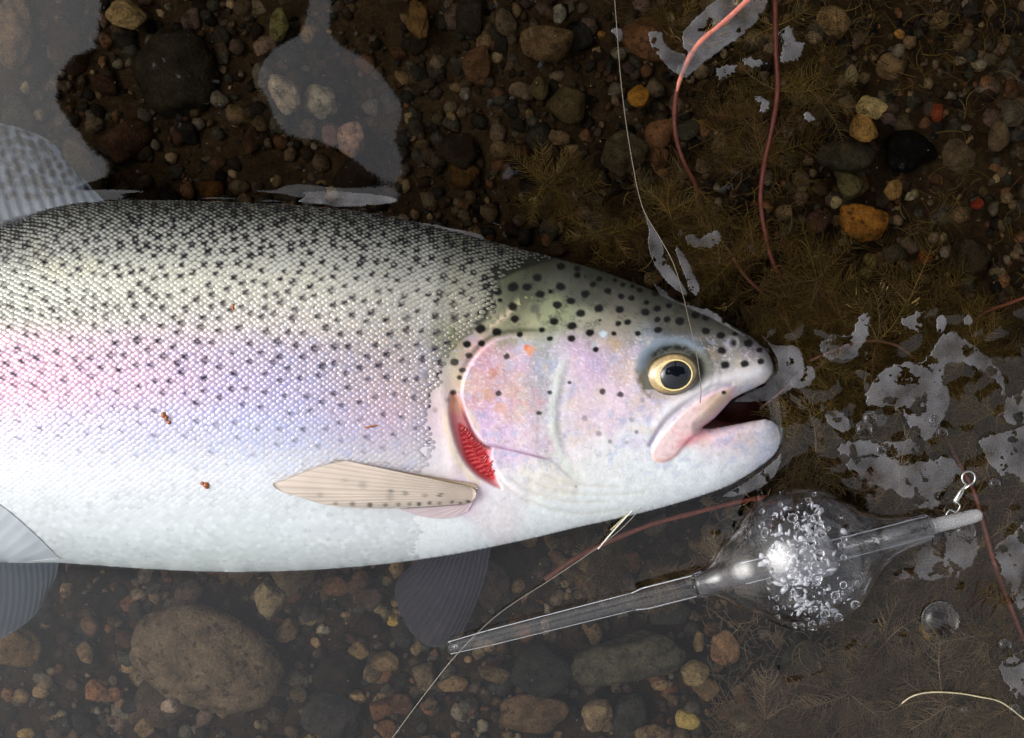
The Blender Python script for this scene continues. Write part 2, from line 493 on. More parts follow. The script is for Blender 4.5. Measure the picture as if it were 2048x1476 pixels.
# --- colours -----------------------------------------------------------------------
CP = [  # x, y, (sRGB as the skin looks in flat light)
    (-900, 600, (120, 120, 110)), (-900, 700, (205, 190, 195)), (-900, 780, (230, 232, 232)), (-500, 520, (130, 130, 118)), (-500, 750, (220, 190, 200)), (-500, 920, (235, 238, 238)),
    (-200, 480, (120, 120, 108)), (-200, 620, (170, 172, 150)), (-200, 760, (232, 200, 210)), (-200, 1000, (236, 242, 242)),
    (0, 455, (120, 120, 112)), (0, 540, (165, 165, 150)), (50, 610, (172, 174, 156)), (150, 590, (196, 195, 176)), (100, 420, (110, 110, 100)), (100, 500, (160, 160, 146)),
    (50, 700, (226, 194, 204)), (50, 780, (240, 202, 216)), (100, 860, (238, 230, 245)), (100, 930, (246, 244, 250)), (60, 1000, (238, 244, 245)), (60, 1080, (226, 236, 236)),
    (300, 410, (95, 95, 85)), (300, 480, (170, 170, 155)), (300, 560, (210, 208, 184)), (250, 620, (188, 184, 168)), (300, 690, (222, 202, 214)), (300, 770, (232, 206, 224)),
    (300, 850, (230, 226, 246)), (300, 930, (244, 244, 250)), (300, 1020, (238, 245, 246)), (300, 1100, (226, 240, 238)),
    (550, 425, (100, 100, 88)), (550, 500, (175, 173, 158)), (550, 580, (214, 210, 188)), (550, 640, (222, 212, 200)), (550, 700, (198, 188, 206)), (550, 780, (206, 200, 226)),
    (550, 860, (222, 222, 246)), (550, 930, (240, 242, 250)), (550, 1040, (236, 246, 246)), (550, 1120, (228, 240, 238)),
    (800, 455, (90, 90, 78)), (800, 520, (165, 163, 150)), (800, 590, (200, 196, 180)), (800, 650, (214, 206, 196)), (800, 710, (188, 182, 190)), (800, 780, (190, 186, 196)),
    (800, 850, (208, 210, 232)), (820, 920, (224, 226, 240)), (800, 1050, (240, 246, 247)), (900, 1090, (236, 243, 244)),
    (950, 500, (80, 82, 64)), (950, 560, (140, 138, 120)), (940, 620, (170, 166, 148)), (1010, 540, (70, 72, 52)), (1060, 520, (58, 58, 46)),
    (1150, 560, (74, 75, 66)), (1250, 600, (78, 76, 68)), (1050, 600, (66, 70, 56)), (1020, 640, (100, 100, 82)), (1350, 640, (84, 81, 73)), (1430, 680, (98, 96, 88)), (1500, 695, (76, 74, 69)),
    (1200, 550, (62, 62, 54)), (1300, 590, (70, 70, 62)), (1400, 628, (74, 72, 66)), (1500, 748, (226, 220, 218)), (1470, 725, (160, 156, 146)), (1538, 725, (168, 160, 150)), (1535, 750, (225, 218, 220)),
    (1100, 640, (138, 144, 112)), (1060, 655, (176, 174, 138)), (1000, 665, (150, 148, 118)), (1180, 672, (148, 148, 124)), (1240, 660, (132, 128, 110)),
    (965, 715, (206, 160, 172)), (955, 800, (206, 158, 176)), (1010, 760, (206, 172, 168)), (1040, 730, (205, 176, 190)), (1090, 700, (186, 190, 186)), (1080, 780, (192, 184, 176)),
    (990, 830, (222, 188, 222)), (1040, 810, (206, 184, 170)), (1095, 750, (186, 188, 208)), (1060, 870, (236, 214, 236)), (1100, 860, (216, 206, 208)), (980, 870, (232, 206, 232)),
    (1120, 760, (202, 206, 204)), (1112, 840, (214, 216, 212)), (1150, 760, (218, 190, 202)), (1155, 710, (208, 176, 206)), (1200, 710, (186, 168, 204)), (1230, 700, (196, 174, 160)), (1255, 740, (205, 182, 178)),
    (1200, 820, (232, 214, 222)), (1250, 800, (238, 214, 226)), (1160, 840, (224, 200, 214)), (1150, 890, (232, 224, 226)), (1100, 950, (242, 238, 228)), (1200, 920, (240, 242, 240)),
    (1290, 860, (236, 238, 244)), (1300, 950, (242, 248, 248)), (1100, 1040, (242, 248, 248)), (1300, 800, (232, 214, 220)), (1450, 930, (238, 242, 246)), (1380, 950, (242, 248, 250)), (1200, 1030, (240, 246, 246)),
    (1440, 872, (240, 214, 216)), (1500, 862, (226, 206, 208)), (1545, 870, (190, 194, 204)), (1545, 895, (212, 222, 234)),
    (1280, 700, (128, 138, 150)), (1300, 790, (150, 140, 125)),
    (900, 700, (148, 148, 118)), (905, 760, (206, 188, 156)), (880, 790, (206, 182, 184)), (905, 830, (214, 170, 158)), (880, 850, (220, 194, 208)), (900, 900, (232, 216, 206)), (870, 920, (238, 226, 242)),
    (940, 945, (238, 224, 220)), (930, 970, (226, 200, 218)), (1000, 1000, (240, 236, 238)), (860, 960, (218, 206, 190)), (850, 740, (190, 182, 190)),
]
_cx = np.array([c[0] for c in CP], float); _cy = np.array([c[1] for c in CP], float); _cc = lin(np.array([c[2] for c in CP]))
def base_color(X, Y):
    sh = X.shape; x = X.ravel(); y = Y.ravel()
    out = np.zeros((len(x), 3))
    mixw = ss(790, 930, x)
    for a in range(0, len(x), 20000):
        b = slice(a, a + 20000)
        # anisotropic on the flank: bands run along the body
        dx = x[b][:, None] - _cx; dy2 = (y[b][:, None] - _cy) ** 2
        res = []
        for (k_, sg) in ((0.30, 34.0), (1.0, 24.0)):
            d2 = (dx * k_) ** 2 + dy2
            w = np.exp(-d2 / (2 * sg * sg)) + 1.0 / (d2 + 400) ** 2 * 0.5
            res.append((w @ _cc) / w.sum(1)[:, None])
        t = mixw[b][:, None]
        out[b] = res[0] * (1 - t) + res[1] * t
    m = out.mean(1, keepdims=True)
    out = m + (out - m) * np.where(x[:, None] > 900, 1.0, 0.74)
    out = out * (1 - 0.12 * ss(.45, .8, m))
    out = out * (1 + 0.05 * fbm(x, y, 70, 3)[:, None] * ss(.4, .7, m))
    return out.reshape(sh + (3,))

HEAD_SPOTS = [(1074.6, 555, 10), (1026, 574, 12), (1054, 574, 10), (1080, 588.6, 10), (1121, 573, 10), (1122, 533, 9), (1154, 550, 8), (1155, 537, 7), (1101, 583.5, 5), (1171, 588, 9), (1186, 569, 7), (1199, 558, 7),
    (1216, 581.5, 8), (1142, 602, 9), (1115, 610, 10), (1026, 613.6, 11), (1161, 626.5, 10), (1198, 617, 10), (1239, 619, 9), (1243, 593, 7), (1263, 596, 7), (1279, 580, 7), (1246, 569, 6), (1291, 624, 9),
    (1315, 617, 8), (1311, 587, 7), (1338, 611, 7), (1293, 605, 6), (1315, 639, 7), (1334, 639, 8), (1360, 642, 10), (1391, 630, 9), (1412, 635, 8), (1412, 662, 9), (1442, 671, 9), (1444, 701, 9.5), (1450, 730, 10),
    (1489, 727, 9), (1521, 723, 8), (1496, 686, 10), (1276, 667, 7), (1316, 660, 8), (1255, 644, 8), (1237, 647, 7), (1228, 667, 6), (1192, 699, 7), (1180, 665.5, 9), (1144, 652, 10), (1143, 677, 9), (1108, 643, 10),
    (1084, 660, 7), (1040, 669, 7), (1030, 638, 9), (1100, 677, 7), (961, 658, 11), (994, 664, 10), (934, 688, 9), (963, 687, 8), (938, 711, 8), (909, 724, 9), (924, 740, 7), (919.5, 755, 6), (907, 785, 6.5),
    (1013, 713, 7), (997, 786, 7), (1139, 765, 5), (1205, 783.5, 7.5), (1241, 789, 7), (1078, 826, 6), (1100, 785, 5), (995, 583, 10), (985, 612, 9), (1000, 600, 5),
    (1448, 785, 5), (872, 758, 7), (877, 722, 7), (1520, 700, 7), (1470, 668, 6), (1200, 640, 3), (1170, 553, 3), (1230, 560, 5), (1265, 572, 5), (1345, 595, 5)]
FAINT_SPOTS = [(1071, 618, 12, .55), (1169, 836, 7, .5), (1263, 839, 7, .45), (1198, 867, 7, .5), (1273, 864, 5, .7), (1220, 883, 5.5, .55), (1254, 885, 5, .4), (1285, 800, 6, .4), (1152, 973, 3, .5), (1330, 797, 3, .35), (1478, 870, 4, .3), (895, 800, 7, .4), (870, 820, 7, .35), (1130, 873, 4, .3)]

def head_paint(x, y, c):
    """markings of the head as pigment, plus a painted shadow in the gill slit"""
    def mixc(c, col, w):
        w = np.clip(w, 0, 1)[..., None]
        return c * (1 - w) + lin(col) * w
    n1 = fbm(x, y, 26, 4); n2 = fbm(x + 300, y + 77, 7, 3)
    hm = ss(880, 950, x)
    # mottling: pink, lavender, straw
    c = mixc(c, (206, 176, 214), 0.30 * hm * ss(0.05, 0.5, n1) * ss(660, 700, y) * (1 - ss(880, 930, y)))
    c = mixc(c, (222, 196, 160), 0.30 * hm * ss(0.05, 0.5, -n1) * ss(660, 700, y) * (1 - ss(880, 930, y)))
    c = c * (1 + 0.10 * n2[..., None] * hm[..., None])
    # fine silvery and lilac flakes of the cheek and gill cover, tiny pores
    n3 = fbm(x * 1.0 + 11, y * 1.7, 4.2, 3); n4 = fbm(x + 40, y + 900, 13, 4); n5 = fbm(x - 70, y + 200, 55, 2)
    ck_ = hm * ss(655, 700, y) * (1 - 0.8 * ss(900, 1000, y))
    c = mixc(c, (238, 226, 240), 0.55 * ck_ * ss(.15, .5, n3))
    c = mixc(c, (150, 132, 150), 0.35 * ck_ * ss(.15, .5, -n3) * ss(-.3, .3, n4))
    c = mixc(c, (176, 186, 216), 0.45 * ck_ * ss(.1, .35, n4) * ss(-.2, .3, n5))
    c = mixc(c, (214, 150, 150), 0.35 * ck_ * ss(.1, .35, -n4) * ss(-.2, .3, -n5) * (x < 1110))
    c = mixc(c, (40, 42, 34), 0.5 * hm * (1 - ss(640, 690, y)) * ss(.05, .4, n4) * ss(-.1, .4, n3 + .3))
    # hair thin creases
    cr = np.abs(fbm(x * .8, y * .8, 17, 3)); c = mixc(c, (128, 104, 120), 0.38 * ck_ * (1 - ss(0.0, .035, cr)) * (x < 1130))
    # dark crown
    tpx = np.interp(x, OUT[:len(TOP) * 4, 0], OUT[:len(TOP) * 4, 1])
    c = mixc(c, (34, 35, 28), 0.75 * (1 - ss(0, 55, y - tpx)) * ss(1000, 1060, x))
    # orange and rust flecks on the gill cover
    for (sx, sy, r_, col, w) in ((1060, 700, 13, (226, 150, 96), .8), (1052, 694, 6, (210, 96, 50), .6), (985, 745, 14, (190, 128, 100), .6), (978, 790, 20, (204, 158, 118), .55), (1000, 815, 18, (222, 168, 130), .6), (962, 700, 12, (206, 150, 140), .5), (1208, 668, 9, (196, 214, 226), .8), (1228, 688, 16, (186, 160, 118), .6), (1190, 690, 9, (170, 190, 190), .5)):
        rr = np.hypot(x - sx, y - sy) * (1 + 0.6 * n2)
        c = mixc(c, col, w * (1 - ss(r_ * .4, r_, rr)))
    # pale straw flecks where the crown meets the scales
    fl = np.exp(-(np.hypot((x - 1045) / 1.6, y - 605 + (x - 1045) * .45) / 10) ** 2) * ss(0.0, 0.25, n2)
    c = mixc(c, (206, 200, 150), 0.8 * fl)
    fl = np.exp(-(np.abs((y - 638) + (x - 1000) * .75) / 9) ** 2) * ss(965, 980, x) * (1 - ss(1020, 1040, x)) * ss(-0.2, 0.2, n2)
    c = mixc(c, (206, 186, 160), 0.75 * fl)
    # preopercle pale band
    dp, _, _ = seg_dist(x, y, PREOP, False)
    c = mixc(c, (212, 218, 210), 0.75 * np.exp(-(dp / 9) ** 2) * ss(690, 740, y))
    # dark rim above the gill cover and outline of the cover
    so = sdp(x, y, OPERC)
    c = mixc(c, (66, 68, 50), 0.75 * np.exp(-((so + 7) / 5.5) ** 2) * (1 - ss(690, 790, y)) * (1 - ss(1060, 1120, x)) * ss(0, 1, (y < 770) * 1.0))
    c = mixc(c, (232, 204, 224), 0.35 * np.exp(-((so - 4) / 3.5) ** 2) * (1 - ss(1000, 1100, x)))
    c = mixc(c, (150, 110, 140), 0.75 * np.exp(-((so + 2) / 2.5) ** 2) * ss(770, 820, y) * (1 - ss(1080, 1120, x)))
    # gill slit
    sg = sdp(x, y, GILL)
    c = mixc(c, (206, 128, 132), 0.9 * ss(-2, 5, sg))
    c = mixc(c, (214, 176, 140), 0.7 * ss(-1, 5, sg) * (1 - ss(810, 840, y)))
    sr = sdp(x, y, GILLRED)
    fil = np.sin((x * 0.35 + y * 1.0 + 6 * n1) / 1.55)
    c = mixc(c, (176, 34, 42), ss(-5, 5, sr))
    c = mixc(c, (240, 110, 112), 0.6 * ss(2, 6, sr) * ss(0.2, 0.9, fil))
    c = mixc(c, (110, 12, 20), 0.55 * ss(2, 6, sr) * ss(0.4, 0.95, -fil))
    c = mixc(c, (84, 22, 30), 0.8 * ss(-2, 2, sg) * np.exp(-((so + 3) / 5) ** 2) * ss(800, 840, y))  # shadow under the cover edge, painted into the slit
    c = mixc(c, (228, 210, 180), 0.7 * np.exp(-((sg + 9) / 6) ** 2) * ss(800, 840, y) * (x < 960))
    # eye surround: blue grey lid above, dark around the eyeball
    ex = (x - EYE[0]) / 1.12; ey = y - EYE[1]; re = np.hypot(ex, ey); th = np.arctan2(-ey, ex)
    c = mixc(c, (112, 112, 100), 0.9 * (1 - ss(60, 76, re)) * (ey < 34))
    c = mixc(c, (124, 140, 156), 0.8 * np.exp(-((re - 64) / 10) ** 2) * ss(0.55, 1.1, th) * (1 - ss(2.9, 3.3, th)))
    c = mixc(c, (40, 42, 38), 0.85 * np.exp(-((re - 50) / 6.5) ** 2) * ss(0.1, 0.5, th) * (1 - ss(2.2, 2.9, th)) * (0.6 + 0.8 * ss(-.2, .3, n2)))
    c = mixc(c, (30, 30, 28), 0.8 * np.exp(-((re - 47) / 6) ** 2) * (np.abs(th) < 0.9))
    c = mixc(c, (96, 86, 50), 0.7 * np.exp(-((re - 64) / 7) ** 2) * ((th > 3.0) | (th < -2.2)) * (ss(-.2, .2, n2)))
    # maxilla
    sm = sdp(x, y, MAXIL)
    c = mixc(c, (236, 206, 204), 0.85 * ss(0, 6, sm))
    c = mixc(c, (214, 158, 158), 0.45 * ss(4, 9, sm) * ss(-.1, .5, n2 + .5 * n1))
    c = mixc(c, (206, 176, 140), 0.65 * ss(0, 6, sm) * ss(1380, 1430, x))
    c = mixc(c, (120, 100, 80), 0.5 * np.exp(-(np.hypot((x - 1415) / 2.2, (y - 786) * 1.3 + (x - 1415) * .5) / 8) ** 2))
    c = mixc(c, (232, 178, 168), 0.8 * np.exp(-((sm - 3) / 4) ** 2) * ss(880, 915, y))
    c = mixc(c, (232, 190, 214), 0.7 * np.exp(-((sm - 2) / 3.5) ** 2) * (x > 1400))
    dg, _, _ = seg_dist(x, y, GROOVE, False)
    c = mixc(c, (150, 138, 164), 0.85 * np.exp(-(dg / 4.5) ** 2))
    ds, _, _ = seg_dist(x, y, SUBORB, False)
    c = mixc(c, (232, 228, 230), 0.8 * np.exp(-(ds / 13) ** 2) * ss(1300, 1340, x))
    # red at the corner of the mouth
    c = mixc(c, (222, 92, 108), 0.75 * np.exp(-(np.hypot((x - 1380) * .8 + (y - 880) * .75, (y - 880) * 1.0 - (x - 1380) * -.2) / 12) ** 2))
    c = mixc(c, (236, 168, 172), 0.6 * np.exp(-(np.hypot((x - 1400) / 2.4, (y - 872)) / 13) ** 2))
    # throat folds
    for t in THROAT:
        dt, _, _ = seg_dist(x, y, t, False)
        c = mixc(c, (206, 200, 180), 0.35 * np.exp(-(dt / 3) ** 2))
    # nostril
    rn = np.hypot(x - 1468, (y - 686) * .8)
    c = mixc(c, (150, 150, 146), 0.6 * np.exp(-((rn - 10) / 3) ** 2)); c = mixc(c, (20, 20, 20), 0.9 * (1 - ss(3, 7, rn)))
    # snout dark brown top
    for (sx, sy, r_) in HEAD_SPOTS:
        k = (np.abs(x - sx) < 20) & (np.abs(y - sy) < 20)
        if k.any():
            rr = np.hypot((x[k] - sx) * 0.92, (y[k] - sy) * 1.08) + 1.6 * n2[k]
            w = (0.98 if sy < 700 or sx > 1400 else 0.88) * (1 - ss(r_ * 0.62, r_ * 1.12, rr))
            ck = c[k]; ck = ck * (1 - w[:, None]) + lin((10, 8, 8)) * w[:, None]; c[k] = ck
    for (sx, sy, r_, s_) in FAINT_SPOTS:
        rr = np.hypot(x - sx, y - sy)
        c = mixc(c, (60, 56, 66), s_ * (1 - ss(r_ * .4, r_ * 1.2, rr)))
    return c

# body spots
def body_spots():
    pts = []
    r = random.Random(5)
    tries = 0
    while tries < 26000:
        tries += 1
        x = r.uniform(-40, 990); y = r.uniform(405, 1010)
        t = (y - 405) / 600
        lim = 990 - max(0, (y - 560)) * 0.75 if y < 720 else 872
        if x > lim: continue
        md = 23 + 6 * t if y < 640 else (30 if y < 760 else (31 + (y - 760) * 0.06))
        ok = True
        for (a, b, _, _) in pts:
            if abs(a - x) < 40 and abs(b - y) < 40 and (a - x) ** 2 + ((b - y) * (1.25 if y > 500 else 1.8)) ** 2 < md * md:
                ok = False; break
        if not ok: continue
        s = 1.0 if y < 760 else max(0.12, 1 - (y - 760) / 215)
        if x < 250: s *= 0.80
        pts.append((x, y, r.uniform(7.4, 10.8) * (1.0 if y < 760 else 0.84), s * r.uniform(0.7, 1)))
    return np.array(pts)
SPOTS = body_spots()
_cell = {}
for i_, s_ in enumerate(SPOTS):
    _cell.setdefault((int(s_[0] // 24), int(s_[1] // 24)), []).append(i_)

def spot_weight(X, Y):
    w = np.zeros_like(X)
    cx = np.floor(X / 24).astype(int); cyy = np.floor(Y / 24).astype(int)
    key = cx * 1000 + cyy
    order = np.argsort(key, kind='stable'); ks = key[order]
    uq, st = np.unique(ks, return_index=True); en = np.append(st[1:], len(ks))
    for u, a, b in zip(uq, st, en):
        idx = order[a:b]; i = int(cx[idx[0]]); j = int(cyy[idx[0]])
        for di in (-1, 0, 1):
            for dj in (-1, 0, 1):
                for s in _cell.get((i + di, j + dj), ()):
                    sx, sy, r_, st_ = SPOTS[s]
                    rr = np.hypot(X[idx] - sx, (Y[idx] - sy) * 1.05)
                    w[idx] = np.maximum(w[idx], st_ * (1 - ss(r_ * .55, r_ * 1.05, rr)))
    return w

# edge of the scaled skin (head side)
SCALE_EDGE = np.array([(1130, 508), (1100, 520), (1040, 540), (992, 562), (985, 600), (975, 640), (950, 660), (905, 700), (880, 745), (866, 800), (862, 870), (868, 920), (862, 960), (850, 1000), (820, 1150), (600, 1160), (0, 1160), (-60, 1160)], float)
SC_POLY = np.vstack([[(-80, 380), (1130, 380)], SCALE_EDGE, [(-80, 1200)]])

# ------------------------------------------------------------------ fish body mesh
XS = np.concatenate([np.arange(-1010, -60, 14.0), np.arange(-60, 860, 3.2), np.arange(860, 1572, 2.0)])
YS = np.concatenate([np.arange(392, 470, 2.0), np.arange(470, 1060, 2.2), np.arange(1060, 1156, 2.0)])
FX, FY = np.meshgrid(XS, YS, indexing='ij')
dist_o, nox, noy = seg_dist(FX, FY, OUT, True)
ins = inside(FX, FY, OUT)
dist_m, nmx, nmy = seg_dist(FX, FY, MOUTH, True)
insm = inside(FX, FY, MOUTH)
inn = ins & ~insm
HH = height(FX, FY)
HH = np.where(inn, HH, 0)
colf = base_color(FX, FY)
hd = FX > 850
colf[hd] = head_paint(FX[hd], FY[hd], colf[hd])
skin_dark = lin((26, 26, 20))
bk = (1 - ss(500, 660, FY - 0.12 * np.maximum(FX - 500, 0)))          # pigment of the back, under the scales
inscale = ss(-6, 6, sdp(FX, FY, SC_POLY))
wt = (0.97 * bk + 0.35 * (1 - ss(600, 900, FY)))[..., None] * inscale[..., None]
wt = np.clip(wt, 0, .97)
colf = colf * (1 - wt) + skin_dark * wt
colf *= (1 + 0.05 * fbm(FX, FY, 14, 3))[..., None]
use = inn.copy()
q = inn[:-1, :-1] | inn[1:, :-1] | inn[:-1, 1:] | inn[1:, 1:]
need = np.zeros(FX.shape, bool)
need[:-1, :-1] |= q; need[1:, :-1] |= q; need[:-1, 1:] |= q; need[1:, 1:] |= q
bnd = need & ~inn
sx = np.where(insm & ins, nmx, nox); sy = np.where(insm & ins, nmy, noy)
far = bnd & (np.hypot(sx - FX, sy - FY) > 24)
VX = np.where(bnd, sx, FX); VY = np.where(bnd, sy, FY)
idm = -np.ones(FX.shape, int); idm[need] = np.arange(need.sum())
ii, jj = np.where(q)
Q = np.stack([idm[ii, jj], idm[ii, jj + 1], idm[ii + 1, jj + 1], idm[ii + 1, jj]], -1)
ZC = -0.0015
ztop = ZC + HH * S
Vt = PX(VX[need], VY[need], ztop[need]); Ct = colf[need]
skin = principled('trout_skin', attr=True, rough=0.36, spec=0.2, bump=0.22, bump_scale=1100, coat=0.06, noise_amt=0.05, noise_scale=500)
# underside on a coarser copy of the same outline
def coarse_under():
    xs = np.arange(-1010, 1572, 10.0); ys = np.arange(392, 1156, 8.0)
    X, Y = np.meshgrid(xs, ys, indexing='ij')
    i1 = inside(X, Y, OUT) & ~inside(X, Y, MOUTH)
    _, ax, ay = seg_dist(X, Y, OUT, True); _, bx, by = seg_dist(X, Y, MOUTH, True)
    im = inside(X, Y, MOUTH) & inside(X, Y, OUT)
    q = i1[:-1, :-1] | i1[1:, :-1] | i1[:-1, 1:] | i1[1:, 1:]
    nd = np.zeros(X.shape, bool); nd[:-1, :-1] |= q; nd[1:, :-1] |= q; nd[:-1, 1:] |= q; nd[1:, 1:] |= q
    bn = nd & ~i1
    h = np.where(i1, height(X, Y, False), 0)
    x = np.where(bn, np.where(im, bx, ax), X); y = np.where(bn, np.where(im, by, ay), Y)
    ida = -np.ones(X.shape, int); ida[nd] = np.arange(nd.sum())
    a, b = np.where(q)
    return PX(x[nd], y[nd], ZC - 0.8 * h[nd] * S), np.stack([ida[a, b], ida[a + 1, b], ida[a + 1, b + 1], ida[a, b + 1]], -1), base_color(x[nd], y[nd])
trout = empty('rainbow_trout', P(800, 780, ZC), 'large silver and pink spotted trout lying on its side at the water surface', 'fish')
acc = Acc(); acc.add(Vt, Q, None, Ct)
Vu, Qu, Cu = coarse_under(); acc.add(Vu, Qu, None, Cu)
link('body', acc.mesh('body', skin), trout)

# --- scales -------------------------------------------------------------------------
def scales():
    # rows run along the body, equal steps of arc around it
    xs = np.arange(-50, 1130, 1.0)
    top = np.interp(xs, OUT[:len(TOP) * 4, 0], OUT[:len(TOP) * 4, 1])
    b_ = np.array(BOT)[::-1]; bot = np.interp(xs, b_[:, 0], b_[:, 1])
    th = np.linspace(0, np.pi, 600); dl = np.sqrt(np.sin(th) ** 2 + (0.5 * np.cos(th)) ** 2)
    arc = np.concatenate([[0], np.cumsum((dl[1:] + dl[:-1]) / 2 * (th[1] - th[0]))]); tot = arc[-1]
    A0 = 370.0
    step = 6.1 / A0
    rows = int(tot / step)
    PXX = []; PYY = []; SZ = []
    rr = random.Random(3)
    for k in range(2, rows):
        tt = np.interp(k * step, arc, th)
        cst = (1 - math.cos(tt)) / 2
        y = top + (bot - top) * cst
        pitch = 15.2
        xx = np.arange(-48 + (k % 2) * pitch / 2, 1125, pitch)
        xx = xx + np.array([rr.gauss(0, 0.9) for _ in xx])
        yy = np.interp(xx, xs, y) + np.array([rr.gauss(0, 0.6) for _ in xx])
        PXX.append(xx); PYY.append(yy); SZ.append(np.full(len(xx), (np.interp(xx, xs, bot - top)).mean() / 740))
    X = np.concatenate(PXX); Y = np.concatenate(PYY)
    sd = sdp(X, Y, SC_POLY)
    d_o = sdp(X, Y, OUT)
    k = (sd + 16 * fbm(X, Y, 26, 2) * (X > 700) > 2) & (d_o > 1.5) & ((sd > 26) | (RNG.random(len(X)) < .82) | (X < 700))
    X, Y, sd = X[k], Y[k], sd[k]
    n = len(X)
    g = RNG.normal(0, 1, (n, 4))
    ca = np.arange(8) / 8 * 2 * np.pi
    # outline of one scale: a rounded lozenge, its free edge towards the tail (-x)
    lx = np.cos(ca); ly = np.sin(ca)
    sq = 1 + 0.10 * np.cos(2 * ca)
    shrink = 1 - 0.35 * (1 - ss(0, 40, sd))
    bkk = 1 - ss(430, 600, Y - 0.10 * np.maximum(X - 550, 0))
    ft = 1 - ss(8, 75, Y - np.interp(X, OUT[:len(TOP) * 4, 0], OUT[:len(TOP) * 4, 1]))
    bkk = np.clip(bkk + 1.5 * ft, 0, 2.6)
    hx = 8.6 * (1 + .07 * g[:, 2]) * shrink * (1 - 0.14 * bkk); e = 3.0
    HS = lambda a, b: height(a, b, False)
    zx = (HS(X + e, Y) - HS(X - e, Y)) / (2 * e); zy = (HS(X, Y + e) - HS(X, Y - e)) / (2 * e)
    nn = np.sqrt(1 + zx ** 2 + zy ** 2); cosy = 1 / np.sqrt(1 + zy ** 2)
    hy = 6.9 * shrink * (1 - 0.12 * bkk) * np.clip(cosy, 0.28, 1) * (1 + 0.06 * g[:, 3])
    wob = RNG.normal(0, 0.045, (n, 8)) + 1
    outx = X[:, None] + hx[:, None] * lx * sq * wob; outy = Y[:, None] + hy[:, None] * ly * sq * wob
    # scaled skin has a bright centre whose size shrinks towards the back
    inr = 0.52 + 0.26 * ss(430, 620, Y)
    inx = X[:, None] + (hx * inr)[:, None] * lx - 1.0; iny = Y[:, None] + (hy * inr)[:, None] * ly
    VXs = np.concatenate([X[:, None], inx, outx], 1); VYs = np.concatenate([Y[:, None], iny, outy], 1)
    u = (VXs - X[:, None]) / hx[:, None]
    fl = (1 - ss(760, 960, Y))[:, None]
    lift = 0.75 * (0.35 + 0.65 * fl) - (0.95 * u) * (0.4 + 0.6 * fl) * np.clip(nn[:, None], 1, 2) ** 0.5
    rv = np.concatenate([np.zeros((n, 1)), np.full((n, 8), 0.62), np.ones((n, 8))], 1)
    lift = lift + 1.35 * (0.35 + 0.65 * fl) * (1 - rv ** 2) + 0.35
    lift = lift + 0.25 * g[:, :1] * (-u)
    lift = lift * (1 - 0.78 * ss(960, 1050, Y))[:, None] + 0.12
    Hs = height(VXs.ravel(), VYs.ravel()).reshape(VXs.shape)
    sink = 1 - ss(0, 3.0, np.abs(d_o[k])[:, None]) * 0
    nx_, ny_, nz_ = (-zx / nn)[:, None], (-zy / nn)[:, None], (1 / nn)[:, None]
    QX = VXs + lift * nx_; QY = VYs + lift * ny_; QZ = ZC + (Hs + lift * nz_) * S
    V = PX(QX.ravel(), QY.ravel(), QZ.ravel()).reshape(n, 17, 3)
    # each fleck sits where four scales meet
    for i in range(len(SPOTS)):
        j = np.argmin((X - SPOTS[i, 0]) ** 2 + (Y - SPOTS[i, 1]) ** 2)
        SPOTS[i, 0] = X[j] + 7.6; SPOTS[i, 1] = Y[j]
    _cell.clear()
    for i, s_ in enumerate(SPOTS):
        _cell.setdefault((int(s_[0] // 24), int(s_[1] // 24)), []).append(i)
    # colours
    bc = base_color(X, Y)
    n1 = fbm(X, Y, 60, 3); n2 = RNG.random(n)
    tint = np.ones((n, 3))
    fl2 = ss(600, 700, Y)
    tint *= 1 + (0.055 * g[:, :1]) * np.array([[1, 1, 1]])
    blue = (0.10 * ss(0.55, 1.0, n2) * (0.3 + fl2) * (1 - ss(920, 990, Y)))[:, None]
    tint += blue * np.array([[-0.7, -0.3, 0.6]])
    cream = (0.10 * (1 - fl2) * ss(0.3, 0.8, n1))[:, None]
    tint += cream * np.array([[0.6, 0.4, -0.6]])
    back = (1 - ss(440, 640, Y - 0.12 * np.maximum(X - 550, 0)))      # darker pigment between the guanine on the back
    bright = bc * (1 + 0.25 * back[:, None]) + 0.10 * back[:, None] * ss(400, 470, Y)[:, None]
    bright = bright * (1 - 0.16 * ss(520, 640, Y) * (1 - ss(880, 960, Y)))[:, None]
    mb = bright.mean(1, keepdims=True); bright = mb + (bright - mb) * (1 + .75 * ss(620, 680, Y) * (1 - ss(860, 940, Y)) * (1 - ss(760, 860, X)))[:, None]
    c_cent = np.clip(bright * tint, 0, 0.9)
    rimd = np.clip(0.10 + 0.26 * (1 - ss(560, 690, Y)) + 0.66 * back, 0, .97)
    rimd = np.where(Y > 900, rimd * (1 - 0.93 * ss(900, 1000, Y)), rimd)
    c_out = c_cent * (1 - rimd[:, None]) + skin_dark * rimd[:, None]
    mid = (c_cent * (1 - 0.38 * back[:, None]))[:, None]
    Cc = np.concatenate([c_cent[:, None], np.repeat(mid, 8, 1), np.repeat(c_out[:, None], 8, 1)], 1)
    # flecks darken the rims of the scales more than the centres
    w = spot_weight(VXs.ravel(), VYs.ravel()).reshape(n, 17)
    fac = np.concatenate([np.full((n, 1), 0.08), np.full((n, 8), 0.82), np.ones((n, 8))], 1)
    fac = fac + (w[:, :1] > 0.85) * 0.35 * (RNG.random((n, 1)) > 0.5)
    w = np.clip(w * fac * 1.6, 0, 1)[..., None]
    blk = lin((26, 22, 26)) * (1 - ss(640, 760, Y))[:, None] + lin((46, 38, 60)) * ss(640, 760, Y)[:, None]
    Cc = Cc * (1 - w) + blk[:, None, :] * w
    ar = np.arange(8); a2 = (ar + 1) % 8
    T = np.stack([np.zeros(8, int), 1 + ar, 1 + a2], -1)
